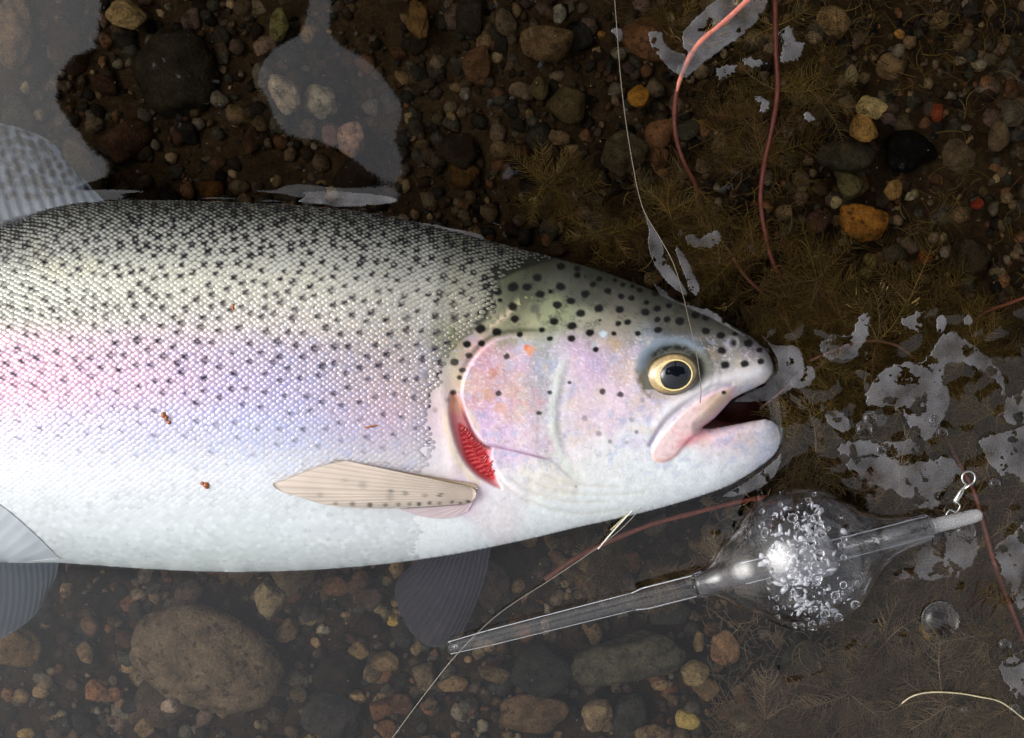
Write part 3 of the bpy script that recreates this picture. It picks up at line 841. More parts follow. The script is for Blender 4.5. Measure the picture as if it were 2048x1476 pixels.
    Qd = np.stack([1 + ar, 9 + ar, 9 + a2, 1 + a2], -1)
    return X, Y, V, Cc, T, Qd
sX, sY, sV, sC, sT, sQ = scales()
m_scale = principled('trout_scale', attr=True, rough=0.32, spec=0.4, coat=0.1, metallic=0.3)
order = np.argsort(-(np.minimum(sY, 1500 - sY) + RNG.random(len(sX)) * 1e-3))
vis = np.where((sX > 8) & (sX < 985) & (sY > 540) & (sY < 700))[0]
big = RNG.permutation(vis)[:300]
rest = np.setdiff1d(np.arange(len(sX)), big)
def join_scales(idx):
    n = len(idx); off = (np.arange(n) * 17)[:, None, None]
    return sV[idx].reshape(-1, 3), (sQ[None] + off).reshape(-1, 4), (sT[None] + off).reshape(-1, 3), sC[idx].reshape(-1, 3)
V_, Q_, T_, C_ = join_scales(rest)
o = link('scale_coat', make_mesh('scale_coat', V_, [Q_, T_], m_scale, C_), trout); o['kind'] = 'stuff'
for i_ in big:
    link('scale', make_mesh('scale', sV[i_], [sQ, sT], m_scale, sC[i_]), trout)

# --- eye ----------------------------------------------------------------------------
zeye = ZC + float(height(np.array([EYE[0]]), np.array([EYE[1]]), False)[0]) * S
def dome(cx, cy, rx, ry, z0, hgt, rings, colf_, rot=0, mat=None, name='eye', parent=None, n=48):
    V = [[cx, cy, z0 + hgt]]; C = [colf_(0, 0)]
    for k in range(1, rings + 1):
        r = k / rings
        for j in range(n):
            a = 2 * math.pi * j / n
            x0, y0 = r * rx * math.cos(a), r * ry * math.sin(a)
            V.append([cx + x0 * math.cos(rot) - y0 * math.sin(rot), cy + x0 * math.sin(rot) + y0 * math.cos(rot), z0 + hgt * math.sqrt(max(0, 1 - r * r * 0.96))])
            C.append(colf_(r, a))
    V = np.array(V); W = PX(V[:, 0], V[:, 1], V[:, 2])
    T = [(0, 1 + (j + 1) % n, 1 + j) for j in range(n)]
    Q = [(1 + (k - 1) * n + j, 1 + (k - 1) * n + (j + 1) % n, 1 + k * n + (j + 1) % n, 1 + k * n + j) for k in range(1, rings) for j in range(n)]
    return link(name, make_mesh(name, W, [np.array(T), np.array(Q)], mat, np.array(C)), parent)
m_iris = principled('iris_gold', attr=True, rough=0.25, spec=0.6, coat=0.8, noise_amt=0.18, noise_scale=900)
m_pupil = principled('pupil_black', color=(0.004, 0.005, 0.008, 1), rough=0.05, spec=0.6, coat=0.3)
def iris_col(r, a):
    g = random.uniform(0.85, 1.1)
    c = lin((170, 144, 98)) if r < 0.9 else lin((96, 84, 56))
    if r < 0.70: c = lin((206, 186, 136))
    if r > 0.72 and -2.4 < -((a + math.pi) % (2 * math.pi) - math.pi) < 2.4: c = c * (0.9 + 0.1 * math.cos(a * 5))
    if r > 0.97: c = lin((48, 44, 30))
    return c * g
eye = dome(1344, 748, 54, 42, zeye - 0.0006, 0.0048, 14, iris_col, R(-12), m_iris, 'eye', trout)
dome(1350, 750, 33, 28.5, zeye + 0.0027, 0.0023, 8, lambda r, a: (0, 0, 0), R(-12), m_pupil, 'pupil', eye)
# ring of gold round the pupil
a_ = np.linspace(0, 2 * np.pi, 49)
rx_, ry_ = 34.5, 30.0
ex_ = 1350 + rx_ * np.cos(a_) * math.cos(R(-12)) - ry_ * np.sin(a_) * math.sin(R(-12)); ey_ = 750 + rx_ * np.cos(a_) * math.sin(R(-12)) + ry_ * np.sin(a_) * math.cos(R(-12))
V_, Q_, T_ = tube_arrays(PX(ex_, ey_, np.full(49, zeye + 0.0031)), 0.00032, 6)
link('pupil_ring', make_mesh('pupil_ring', V_, [Q_, T_], principled('gold_ring', color=rgba((240, 218, 150)), rough=0.3, coat=0.5)), eye)

# --- inside of the mouth ------------------------------------------------------------
def mouth():
    xs = np.linspace(1385, 1560, 40); ys = np.linspace(755, 865, 30)
    X, Y = np.meshgrid(xs, ys, indexing='ij')
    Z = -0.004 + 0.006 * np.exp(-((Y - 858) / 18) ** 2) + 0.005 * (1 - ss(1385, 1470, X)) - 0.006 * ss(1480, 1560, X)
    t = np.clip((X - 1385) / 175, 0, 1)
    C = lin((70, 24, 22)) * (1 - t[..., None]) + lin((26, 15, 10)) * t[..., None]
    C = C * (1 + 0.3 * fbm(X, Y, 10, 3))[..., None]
    k = np.arange(40 * 30).reshape(40, 30)
    Q = np.stack([k[:-1, :-1], k[:-1, 1:], k[1:, 1:], k[1:, :-1]], -1).reshape(-1, 4)
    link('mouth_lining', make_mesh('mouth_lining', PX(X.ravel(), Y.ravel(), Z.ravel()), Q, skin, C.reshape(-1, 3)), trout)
mouth()
# gill filaments: real ridges in the slit
acc = Acc()
for k in range(20):
    t = k / 19
    x0 = 919 + 53 * t + 6 * t * t + random.uniform(-2, 3); y0 = 860 + 90 * t + random.uniform(-2, 2)
    x1 = x0 + (11 + 9 * math.sin(t * 3.1)) * random.uniform(.7, 1.1); y1 = y0 - 6 + random.uniform(-4, 4)
    xm, ym = (x0 + x1) / 2 + 1.5, (y0 + y1) / 2 + 2.5
    pp = catmull([(x0, y0), (xm, ym), (x1, y1)], 5)
    z = ZC + height(pp[:, 0], pp[:, 1]) * S + 0.0001
    V_, Q_, T_ = tube_arrays(PX(pp[:, 0], pp[:, 1], z), random.uniform(.00026, .00044), 5)
    acc.add(V_, Q_, T_)
o = link('gill_filaments', acc.mesh('gill_filaments', principled('gill_red', color=rgba((178, 50, 54)), rough=0.25, coat=0.5, noise_amt=.5, noise_scale=1500)), trout); o['kind'] = 'stuff'

# --- fins ---------------------------------------------------------------------------
def fin(name, base, tip, nr, zf, mat, base_c, ray_c, spots=(), amp=1.3, fine=5, along=46, jag=0.0, parent=trout, rays=True, curve=0.0):
    """base / tip: curves (photo px) joined by rays; ridged surface with real thickness"""
    B = catmull(base, 8); T = catmull(tip, 8)
    m = nr * fine + 1
    tb = np.linspace(0, 1, m)
    def rs(C):
        d = np.concatenate([[0], np.cumsum(np.hypot(*np.diff(C, axis=0).T))]); d /= d[-1]
        return np.stack([np.interp(tb, d, C[:, 0]), np.interp(tb, d, C[:, 1])], -1)
    B, T = rs(B), rs(T)
    s = np.linspace(0, 1, along)
    ph = tb * nr * 2 * np.pi
    ridge = np.cos(ph)
    jit = 1 + jag * ridge * 0.02
    Pn = B[:, None, :] * (1 - s[None, :, None]) + T[:, None, :] * (s[None, :, None] * jit[:, None, None])
    if curve:
        d = T - B; nrm = np.stack([-d[:, 1], d[:, 0]], -1)
        Pn = Pn + nrm[:, None, :] * (curve * np.sin(np.pi * s))[None, :, None]
    X = Pn[..., 0]; Y = Pn[..., 1]
    Z = zf(X, Y, np.broadcast_to(s, X.shape), tb[:, None] + 0 * X) + amp * S * ridge[:, None] * (1 - 0.5 * s)[None]
    rd = ss(0.55, 0.95, ridge)[:, None] * (1 - 0.35 * s)[None] if rays else 0 * X
    C = lin(base_c)[None, None] * (1 - rd[..., None] * 0.6) + lin(ray_c)[None, None] * (rd[..., None] * 0.6)
    C = C * (1 + 0.10 * fbm(X, Y, 30, 3))[..., None]
    for (qx, qy, r_, k_) in spots:
        w = k_ * (1 - ss(r_ * .5, r_ * 1.2, np.hypot(X - qx, Y - qy)))
        C = C * (1 - w[..., None]) + lin((34, 32, 32)) * w[..., None]
    W = PX(X.ravel(), Y.ravel(), Z.ravel()); W2 = PX(X.ravel(), Y.ravel(), Z.ravel() - 0.00022)
    k = np.arange(m * along).reshape(m, along); n = m * along
    Q = np.stack([k[:-1, :-1], k[1:, :-1], k[1:, 1:], k[:-1, 1:]], -1).reshape(-1, 4)
    edge = np.concatenate([k[:, 0], k[-1, 1:], k[::-1, -1][1:], k[0, ::-1][1:]])
    E = np.stack([edge[:-1], edge[1:], edge[1:] + n, edge[:-1] + n], -1)
    me = make_mesh(name, np.vstack([W, W2]), [np.vstack([Q, Q[:, ::-1] + n, E])], mat, np.vstack([C.reshape(-1, 3)] * 2))
    return link(name, me, parent)

def fin_material(name, alpha):
    m, nt = new_mat(name); L = nt.links
    out = N(nt, 'ShaderNodeOutputMaterial'); p = N(nt, 'ShaderNodeBsdfPrincipled')
    a = N(nt, 'ShaderNodeVertexColor'); a.layer_name = 'Col'
    L.new(a.outputs['Color'], p.inputs['Base Color'])
    p.inputs['Roughness'].default_value = 0.3; p.inputs['Coat Weight'].default_value = 0.3
    tl = N(nt, 'ShaderNodeBsdfTranslucent'); L.new(a.outputs['Color'], tl.inputs['Color'])
    m1 = N(nt, 'ShaderNodeMixShader'); m1.inputs[0].default_value = 0.2
    L.new(p.outputs[0], m1.inputs[1]); L.new(tl.outputs[0], m1.inputs[2])
    tr = N(nt, 'ShaderNodeBsdfTransparent'); m2 = N(nt, 'ShaderNodeMixShader'); m2.inputs[0].default_value = alpha
    L.new(tr.outputs[0], m2.inputs[1]); L.new(m1.outputs[0], m2.inputs[2]); L.new(m2.outputs[0], out.inputs['Surface'])
    return m
M_FIN = fin_material('fin_membrane', 0.84); M_FINW = fin_material('wet_fin_membrane', 0.62)
surf = lambda X, Y: ZC + bil(PHI * 0, GX, GY, X, Y) * 0 + height(X, Y, False) * S
def z_pect(X, Y, s, t):
    return surf(X, Y) + 0.0012 + 0.0022 * np.sin(np.pi * s) + 0.0018 * np.sin(t * np.pi)
pf_sp = [(937, 1003, 4, .9), (921, 1006, 3.5, .8), (904, 1004, 3.5, .85), (879, 1006, 4, .6), (859, 1006, 4.5, .8), (838, 1008, 5, .85), (819, 1008, 4.5, .6), (797, 1009, 5, .6), (771, 1010, 5, .6), (740, 1010, 6, .8), (705, 1008, 6, .6), (671, 1007, 5, .5),
         (880, 990, 5, .7), (850, 991, 5, .4), (811, 986, 6, .5), (781, 983, 5, .6), (725, 970, 9, .3), (690, 961, 5, .3), (640, 990, 6, .3), (780, 994, 9, .25)]
fin('pectoral_fin', [(945, 975), (952, 984), (950, 996), (940, 1007)],
    [(690, 921), (640, 932), (590, 950), (560, 962), (545, 968), (560, 982), (600, 994), (650, 1009), (720, 1016), (780, 1017)],
    15, z_pect, M_FIN, (232, 218, 204), (178, 158, 138), pf_sp, amp=0.9)
# soft pink axil fold of skin below the fin
fin('axillary_fold', [(948, 1000), (940, 1006), (925, 1010)], [(935, 1022), (900, 1036), (850, 1034), (800, 1018)], 5,
    lambda X, Y, s, t: surf(X, Y) + 0.0009 + 0 * X, M_FIN, (232, 214, 216), (214, 186, 190), amp=0.5)
# tan skin patch above the fin
fin('fin_root', [(948, 968), (955, 976), (950, 986)], [(665, 919), (720, 942), (800, 972), (860, 992)], 5,
    lambda X, Y, s, t: surf(X, Y) + 0.0010 + 0 * X, M_FIN, (206, 186, 158), (176, 146, 120), amp=0.5)
# far side pectoral fin, hanging in the water below the belly
fin('far_pectoral_fin', [(985, 1078), (930, 1092), (880, 1103), (840, 1110)], [(925, 1265), (885, 1292), (850, 1290), (815, 1255), (790, 1190), (800, 1150)], 16,
    lambda X, Y, s, t: -0.003 - 0.022 * s + 0 * X, M_FINW, (120, 118, 132), (84, 82, 96), amp=1.6, curve=-0.05)
# dorsal fin, under water along the back
df_sp = []
_r = random.Random(9)
for a in range(12):
    for b in range(9):
        t = a / 11; s = 0.12 + b * 0.10
        df_sp.append((196 - 225 * t - (1 - t) * 70 * s + 20 * s * t + _r.uniform(-7, 7), 395 + 22 * t - s * (150 + 30 * t) + _r.uniform(-7, 7), _r.uniform(7, 11), 1.0))
fin('dorsal_fin', [(215, 408), (150, 412), (80, 424), (0, 446), (-90, 462)], [(140, 330), (110, 290), (60, 262), (10, 248), (-60, 240), (-150, 300)], 14,
    lambda X, Y, s, t: -0.0015 - 0.004 * s + 0 * X, M_FIN, (132, 148, 166), (158, 172, 188), df_sp, amp=0.5)
# pelvic fins at the left edge
fin('pelvic_fin', [(118, 1122), (80, 1120), (20, 1118), (-40, 1112)], [(100, 1180), (70, 1230), (20, 1268), (-20, 1284), (-70, 1270)], 13,
    lambda X, Y, s, t: -0.002 - 0.010 * s + 0 * X, M_FINW, (150, 164, 178), (118, 130, 146), amp=1.6, curve=-0.06)
fin('upper_pelvic_fin', [(120, 1118), (60, 1060), (0, 1010), (-50, 985)], [(60, 1122), (10, 1125), (-60, 1120), (-140, 1090)], 8,
    lambda X, Y, s, t: surf(X, Y) + 0.0006 + 0.001 * np.sin(np.pi * s) + 0 * X, M_FIN, (206, 214, 218), (190, 200, 206), amp=0.5)
fin('tail_fin', [(-1000, 610), (-1002, 690), (-1000, 780)], [(-1290, 430), (-1235, 560), (-1215, 690), (-1235, 830), (-1290, 960)], 18,
    lambda X, Y, s, t: ZC + 0 * X, M_FIN, (150, 150, 140), (90, 90, 84), amp=1.8)

# ------------------------------------------------------------------ river bed, water
def axis(lo, hi, st, far, k=1.35):
    c = list(np.arange(lo, hi + st / 2, st)); a = []; d = st * 1.5; x = hi
    while x < far: x += d; d *= k; a.append(min(x, far))
    b = []; d = st * 1.5; x = lo
    while x > -far: x -= d; d *= k; b.append(max(x, -far))
    return np.array(b[::-1] + c + a)

def bed_z(px, py):
    """level of the bed under a photo pixel: deeper towards the top"""
    return -0.050 - 0.022 * (1 - ss(300, 1250, py)) + 0.004 * fbm(np.asarray(px, float), np.asarray(py, float), 260, 3)

def river_bed():
    ax = axis(-0.26, 0.26, 0.0016, 5.0); ay = axis(-0.20, 0.20, 0.0016, 5.0)
    X, Y = np.meshgrid(ax, ay, indexing='ij')
    px = X / S + 1024; py = 738 - Y / S
    Z = bed_z(np.clip(px, -2000, 4000), np.clip(py, -2000, 4000)) + 0.0016 * fbm(px, py, 40, 3)
    Z = Z + 0.7 * ss(2.4, 4.2, Y)                      # the far bank
    k = np.arange(X.size).reshape(X.shape)
    Q = np.stack([k[:-1, :-1], k[1:, :-1], k[1:, 1:], k[:-1, 1:]], -1).reshape(-1, 4)
    n = fbm(px, py, 90, 4); c = lin((72, 57, 38))[None, None] * (1 + 0.35 * n[..., None])
    o = link('river_bed', make_mesh('river_bed', np.stack([X, Y, Z], -1).reshape(-1, 3), Q, M_GRAVEL, c.reshape(-1, 3)))
    return tag(o, kind='structure')
BED = river_bed()

FLC = (1600.0, 1114.0)
def water():
    ax = axis(-0.235, 0.235, 0.0011, 5.0); ay = axis(-0.175, 0.175, 0.0011, 5.0)
    X, Y = np.meshgrid(ax, ay, indexing='ij')
    px = X / S + 1024; py = 738 - Y / S
    d, _, _ = seg_dist(px, py, OUT, True)
    Z = 0.0011 * np.exp(-d / 13)                       # meniscus round the fish
    rf = np.hypot(px - FLC[0], py - FLC[1])
    Z += 0.0016 * np.exp(-np.abs(rf - 140) / 22)       # round the float
    da, _, _ = seg_dist(px, py, np.array([(1280, 1195), (1960, 1030)]), False)
    Z += 0.0009 * np.exp(-(da / 26) ** 2)
    # weed tips lift the film in the lower right
    wm = ss(1330, 1560, px) * ss(560, 720, py) * (1 - ss(1250, 1500, py) * 0.7) * (1 - ss(2300, 2600, px))
    r1 = fbm(px, py, 55, 3); r2 = fbm(px + 500, py, 120, 3)
    Z += wm * (0.0006 * ss(0.1, 0.5, r1) + 0.0007 * r2)
    Z += 0.00020 * fbm(px, py, 210, 2)
    nx, ny = X.shape; k = np.arange(X.size).reshape(X.shape)
    V = np.stack([X, Y, Z], -1).reshape(-1, 3)
    Q = np.stack([k[:-1, :-1], k[1:, :-1], k[1:, 1:], k[:-1, 1:]], -1).reshape(-1, 4)
    rim = np.concatenate([k[:, 0], k[-1, 1:], k[::-1, -1][1:], k[0, ::-1][1:-1]])
    nb = len(rim); b0 = len(V)
    Vb = V[rim].copy(); Vb[:, 2] = -0.35
    Vc = np.array([[0, 0, -0.35]])
    a = np.arange(nb); a2 = (a + 1) % nb
    Qs = np.stack([rim[a2], rim[a], b0 + a, b0 + a2], -1)
    T = np.stack([np.full(nb, b0 + nb), b0 + a2, b0 + a], -1)
    o = link('water', make_mesh('water', np.vstack([V, Vb, Vc]), [np.vstack([Q, Qs]), T], M_WATER))
    tag(o, kind='structure')
water()

# ------------------------------------------------------------------ stones
def mute(c, k=0.72, g=1.0):
    c = np.asarray(c, float); m = c.mean()
    return tuple((m + (c - m) * k) * g)
_BASE = {}
def ico(sub):
    if sub not in _BASE:
        bm = bmesh.new(); bmesh.ops.create_icosphere(bm, subdivisions=sub, radius=1.0)
        bm.verts.index_update()
        _BASE[sub] = (np.array([v.co[:] for v in bm.verts]), np.array([[v.index for v in f.verts] for f in bm.faces]))
        bm.free()
    return _BASE[sub]

def stone_shape(seed, sub=3, ang=0.5, lump=0.22, fine=0.075):
    V, F = ico(sub); V = V.copy()
    r = random.Random(seed); off = Vector((r.uniform(-50, 50), r.uniform(-50, 50), r.uniform(-50, 50)))
    nz = np.array([lump * mnoise.noise(Vector(v) * 1.1 + off) * 1.6 + fine * mnoise.noise(Vector(v) * 3.4 + off) + fine * .45 * mnoise.noise(Vector(v) * 8 + off) for v in V])
    V *= (1 + nz)[:, None]
    for k in range(int(3 + 9 * ang)):
        n = Vector((r.gauss(0, 1), r.gauss(0, 1), r.gauss(0, .6))).normalized(); n = np.array(n)
        d = r.uniform(0.62, 0.92) * (1 - 0.12 * ang) + (1 - ang) * 0.10
        e = V @ n - d
        V = V - np.where(e > 0, e * (0.55 + 0.42 * ang), 0)[:, None] * n
    V[:, 2] *= 1.0
    V[:, :2] /= np.abs(V[:, :2]).max(0)
    return V, F

# px, py, half width, half height, turn, colour as seen, z lift, angularity, label
ST = [
 (255, 28, 42, 32, 15, (196, 160, 96), .012, .45, 'yellow stone with a dark hollow, at the top edge left of the large dark boulder'),
 (362, 150, 98, 98, 0, (62, 56, 40), 0, .1, 'large round dark olive boulder above the back of the trout'),
 (557, 48, 22, 36, 8, (150, 140, 72), .010, .1, 'narrow olive yellow pebble above the pale oval stones'),
 (570, 188, 30, 45, -22, (206, 180, 140), .022, .1, 'pale tan egg shaped stone in the upper grey reflection'),
 (640, 202, 38, 38, 0, (176, 160, 122), .012, .15, 'round pale grey yellow stone right of the egg shaped one'),
 (705, 280, 32, 36, 0, (200, 150, 120), .016, .2, 'salmon pink rounded stone at the bottom of the grey reflection'),
 (664, 270, 24, 28, 0, (140, 100, 88), .008, .2, 'dull pink stone tucked behind the salmon pink stone'),
 (530, 92, 26, 22, -30, (150, 118, 96), .006, .3, 'dim pinkish stone just below the narrow olive yellow pebble'),
 (835, 38, 25, 42, -6, (150, 108, 52), .010, .3, 'long ochre stone at the top edge right of the grey reflection'),
 (1118, 28, 15, 20, 5, (178, 170, 142), .014, .4, 'small whitish grey triangular stone near the top edge'),
 (1098, 88, 60, 38, 8, (138, 106, 66), .010, .55, 'blocky brown stone under the small whitish triangular stone'),
 (955, 130, 29, 40, 10, (122, 84, 52), .004, .5, 'rusty brown upright stone left of the blocky brown stone'),
 (1078, 178, 22, 26, 0, (110, 92, 52), .006, .1, 'round olive brown pebble left of the faceted brown stone'),
 (1137, 208, 46, 42, 0, (104, 86, 50), .006, .45, 'faceted brown stone below the blocky brown stone'),
 (1278, 190, 24, 26, 0, (216, 140, 34), .014, .35, 'bright orange pitted pebble beside the upper fishing line'),
 (1203, 70, 9, 10, 0, (190, 130, 52), .012, .7, 'tiny orange triangular chip left of the upper fishing line'),
 (1252, 305, 46, 52, 20, (100, 88, 58), .010, .7, 'olive slab with sharp edges crossed by the upper fishing line'),
 (1120, 275, 24, 16, 10, (142, 112, 76), .006, .4, 'mottled tan pebble above the fine weed'),
 (925, 350, 36, 32, 0, (104, 70, 26), .002, .2, 'dim ochre stone above the shoulder of the trout'),
 (425, 385, 26, 26, 0, (112, 70, 22), .002, .2, 'dim orange stone touching the back of the trout'),
 (25, 70, 38, 78, 5, (172, 132, 88), .008, .2, 'long tan and orange stone at the left edge of the photo'),
 (165, 340, 34, 68, -38, (140, 118, 88), .014, .2, 'long mottled tan stone beside the dorsal fin'),
 (1742, 215, 32, 23, 15, (246, 208, 122), .030, .15, 'bright cream yellow oval stone, upper of the bright pair'),
 (1727, 255, 31, 30, 10, (238, 172, 78), .029, .65, 'bright yellow stone with rust stains, lower of the bright pair'),
 (1690, 310, 62, 34, 5, (84, 78, 56), .020, .35, 'flat grey olive slab under the bright yellow pair'),
 (1700, 372, 33, 28, 0, (122, 112, 62), .014, .45, 'olive green stone below the flat grey slab'),
 (1722, 448, 50, 38, 15, (206, 128, 34), .014, .6, 'large orange wedge shaped stone right of the red stems'),
 (1787, 378, 19, 23, 0, (196, 146, 72), .016, .55, 'tan orange speckled pebble right of the olive green stone'),
 (1820, 393, 12, 9, -20, (214, 196, 134), .016, .3, 'small cream pebble touching the tan speckled pebble'),
 (1672, 405, 13, 13, 0, (218, 196, 128), .016, .2, 'small round cream pebble above the large orange stone'),
 (1875, 225, 14, 20, 10, (176, 74, 34), .014, .5, 'brick red pebble in the upper right gravel'),
 (1955, 408, 14, 10, -25, (206, 66, 34), .014, .3, 'bright red oval pebble near the right edge'),
 (1702, 150, 14, 21, -10, (204, 182, 122), .018, .3, 'cream pointed pebble above the bright yellow pair'),
 (1800, 68, 13, 10, 10, (236, 160, 62), .022, .6, 'small bright orange chip near the top right'),
 (1797, 100, 13, 14, 0, (166, 150, 118), .016, .5, 'small pale grey pebble under the bright orange chip'),
 (2025, 225, 25, 28, 0, (122, 112, 88), .010, .15, 'grey rounded stone at the right edge'),
 (1998, 272, 24, 32, 15, (142, 116, 80), .010, .4, 'tan stone left of and below the grey rounded stone at the right edge'),
 (1635, 440, 21, 26, 10, (128, 88, 66), .010, .4, 'pinkish brown stone left of the large orange wedge'),
 (1742, 520, 16, 18, 0, (176, 150, 74), .012, .4, 'olive yellow pebble below the large orange wedge'),
 (1732, 546, 16, 13, 0, (168, 148, 78), .013, .3, 'yellow pebble lowest of the small chain under the orange wedge'),
 (1850, 515, 16, 14, 0, (176, 82, 26), .010, .3, 'rust orange pebble alone in the right gravel'),
 (1935, 512, 46, 40, 10, (86, 70, 48), .008, .3, 'broad dull brown stone near the right edge'),
 (1815, 300, 62, 46, 12, (22, 20, 20), .010, .2, 'black stone right of the flat grey slab'),
 (407, 1306, 168, 108, 24, (142, 116, 84), .020, .12, 'huge tan brown boulder under the belly of the trout'),
 (535, 1202, 37, 42, 0, (164, 138, 90), .030, .75, 'tan wedge shaped stone right above the huge boulder'),
 (190, 1383, 29, 27, 0, (190, 124, 72), .018, .6, 'orange brown rough stone left of the huge boulder'),
 (180, 1248, 18, 24, -25, (138, 100, 66), .014, .6, 'small orange brown stone below the pelvic fin'),
 (22, 1294, 62, 42, 0, (146, 108, 56), .012, .15, 'ochre rounded stone at the lower left edge'),
 (340, 1412, 20, 16, 0, (178, 146, 118), .045, .7, 'small pale pinkish chip on the lower rim of the huge boulder'),
 (330, 1400, 62, 60, 0, (104, 84, 60), .004, .3, 'brown stone partly under the huge boulder'),
 (787, 1240, 13, 13, 0, (204, 160, 66), .022, .1, 'small round yellow pebble left of the far pectoral fin'),
 (718, 1301, 23, 18, 20, (168, 134, 78), .018, .5, 'small tan stone below the round yellow pebble'),
 (906, 1370, 34, 19, 3, (176, 136, 86), .020, .6, 'tan orange rough stone below the left end of the float stem'),
 (936, 1319, 8, 8, 0, (206, 156, 96), .022, .3, 'tiny orange pebble just under the left end of the float stem'),
 (1268, 1318, 128, 52, -9, (98, 92, 68), .016, .15, 'long grey olive cobble below the clear float stem'),
 (1082, 1345, 66, 60, 0, (64, 62, 54), .008, .2, 'dark grey rounded cobble left of the long olive cobble'),
 (1449, 1297, 30, 38, -8, (182, 130, 82), .020, .3, 'salmon orange stone right of the long olive cobble'),
 (1388, 1346, 33, 28, -5, (168, 140, 88), .022, .2, 'tan stone with pale streaks below the salmon orange stone'),
 (1374, 1440, 28, 19, 12, (222, 172, 80), .026, .2, 'bright yellow orange pebble near the bottom edge'),
 (1190, 1428, 37, 36, -15, (170, 140, 96), .018, .55, 'tan angular stone near the bottom edge left of the dark grey one'),
 (1258, 1432, 38, 46, 0, (72, 70, 60), .012, .35, 'dark grey stone between two tan stones near the bottom edge'),
 (1062, 1428, 78, 42, 0, (128, 98, 66), .010, .4, 'wide mottled brown stone at the bottom edge'),
 (985, 1348, 36, 18, 8, (132, 108, 72), .012, .55, 'flat tan chip left of the dark grey cobble'),
 (1340, 1222, 44, 30, 0, (66, 66, 58), .012, .2, 'dark grey stone half under the float stem'),
 (52, 1467, 20, 13, 0, (190, 150, 76), .020, .3, 'small yellow pebble at the bottom left corner'),
 (1398, 1283, 12, 22, 0, (158, 126, 76), .020, .4, 'narrow tan pebble between the olive cobble and the salmon stone'),
 (1300, 1468, 40, 22, 0, (160, 128, 84), .016, .5, 'tan stone cut by the bottom edge right of the dark grey one'),
 (740, 1196, 30, 26, 0, (92, 72, 56), .012, .4, 'dull brown stone left of the far pectoral fin'),
 (1605, 1345, 48, 66, 18, (96, 88, 56), .018, .15, 'olive green cobble under the weed below the float'),
 (1858, 1262, 24, 22, 0, (134, 104, 38), .046, .3, 'golden brown stone breaking the surface right of the float'),
 (660, 1430, 60, 48, 10, (74, 70, 64), .006, .3, 'dark grey stone right of the huge boulder at the bottom'),
 (1860, 1010, 30, 22, 0, (92, 72, 36), .030, .3, 'dull ochre stone beneath the swivel clip'),
 (1700, 945, 60, 26, -12, (88, 74, 36), .024, .2, 'olive ochre stone between the jaw and the float'),
]
GAIN = 1.0
def put_stone(px, py, hw, hh, rot, col, lift, ang, label, seed, name='stone', sub=4):
    V, F = stone_shape(seed, sub, ang)
    z0 = float(bed_z(px, py)) + lift
    k = (CAMH - z0) / CAMH
    r = math.radians(-rot); th = min(hw, hh) * 0.62
    V = V * np.array([hw, hh, th]) * S * k
    X = V[:, 0] * math.cos(r) - V[:, 1] * math.sin(r); Y = V[:, 0] * math.sin(r) + V[:, 1] * math.cos(r)
    V = np.stack([X, Y, V[:, 2]], -1)
    o = link(name, make_mesh(name, V, F, M_STONE))
    o.location = P(px, py, z0)
    o.color = rgba(mute(col, .78), GAIN)
    tag(o, label, 'stone')
    return o
for i_, s_ in enumerate(ST):
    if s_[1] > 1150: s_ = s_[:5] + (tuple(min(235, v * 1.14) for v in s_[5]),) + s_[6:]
    put_stone(*s_, seed=100 + i_, sub=4 if max(s_[2], s_[3]) > 25 else 3)

# loose pebbles of the bed: 255 single ones, the rest joined
PAL = [(96, 72, 44), (120, 92, 56), (74, 62, 44), (58, 54, 46), (130, 104, 68), (104, 64, 34), (84, 76, 58), (60, 44, 28), (150, 112, 60), (112, 84, 66), (70, 66, 50), (46, 40, 34), (140, 84, 40), (126, 112, 84)]
meshes = []
for k in range(14):
    V, F = stone_shape(900 + k, 3, 0.15 + 0.06 * k, 0.28)
    meshes.append(make_mesh('pebble', V, F, M_STONE))
occupied = [(s[0], s[1], max(s[2], s[3]) * .62) for s in ST]
def free(x, y, r):
    return all((x - a) ** 2 + (y - b) ** 2 > (r * .55 + c) ** 2 for a, b, c in occupied)
def on_fish(x, y):
    return bool(inside(np.array([x]), np.array([y]), OUT)[0])
rp = random.Random(21)
cnt = 0; tries = 0
while cnt < 255 and tries < 9000:
    tries += 1
    x = rp.uniform(-20, 2068); y = rp.uniform(-20, 1496)
    r = rp.uniform(13, 34) if rp.random() < .75 else rp.uniform(30, 62)
    if x > 1500: r *= 0.72
    if on_fish(x, y) or not free(x, y, r): continue
    occupied.append((x, y, r * .8))
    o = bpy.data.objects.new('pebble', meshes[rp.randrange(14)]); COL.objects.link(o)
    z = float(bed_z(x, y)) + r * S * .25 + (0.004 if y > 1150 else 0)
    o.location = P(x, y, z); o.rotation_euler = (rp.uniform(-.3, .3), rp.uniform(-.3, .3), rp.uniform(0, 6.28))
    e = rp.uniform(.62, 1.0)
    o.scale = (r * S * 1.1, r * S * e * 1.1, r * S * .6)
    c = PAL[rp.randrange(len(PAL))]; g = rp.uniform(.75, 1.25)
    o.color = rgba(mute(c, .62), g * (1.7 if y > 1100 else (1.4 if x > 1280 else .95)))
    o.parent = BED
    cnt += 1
accg = Acc()
gv = [stone_shape(700 + k, 1 if k < 6 else 2, .4, .3) for k in range(10)]
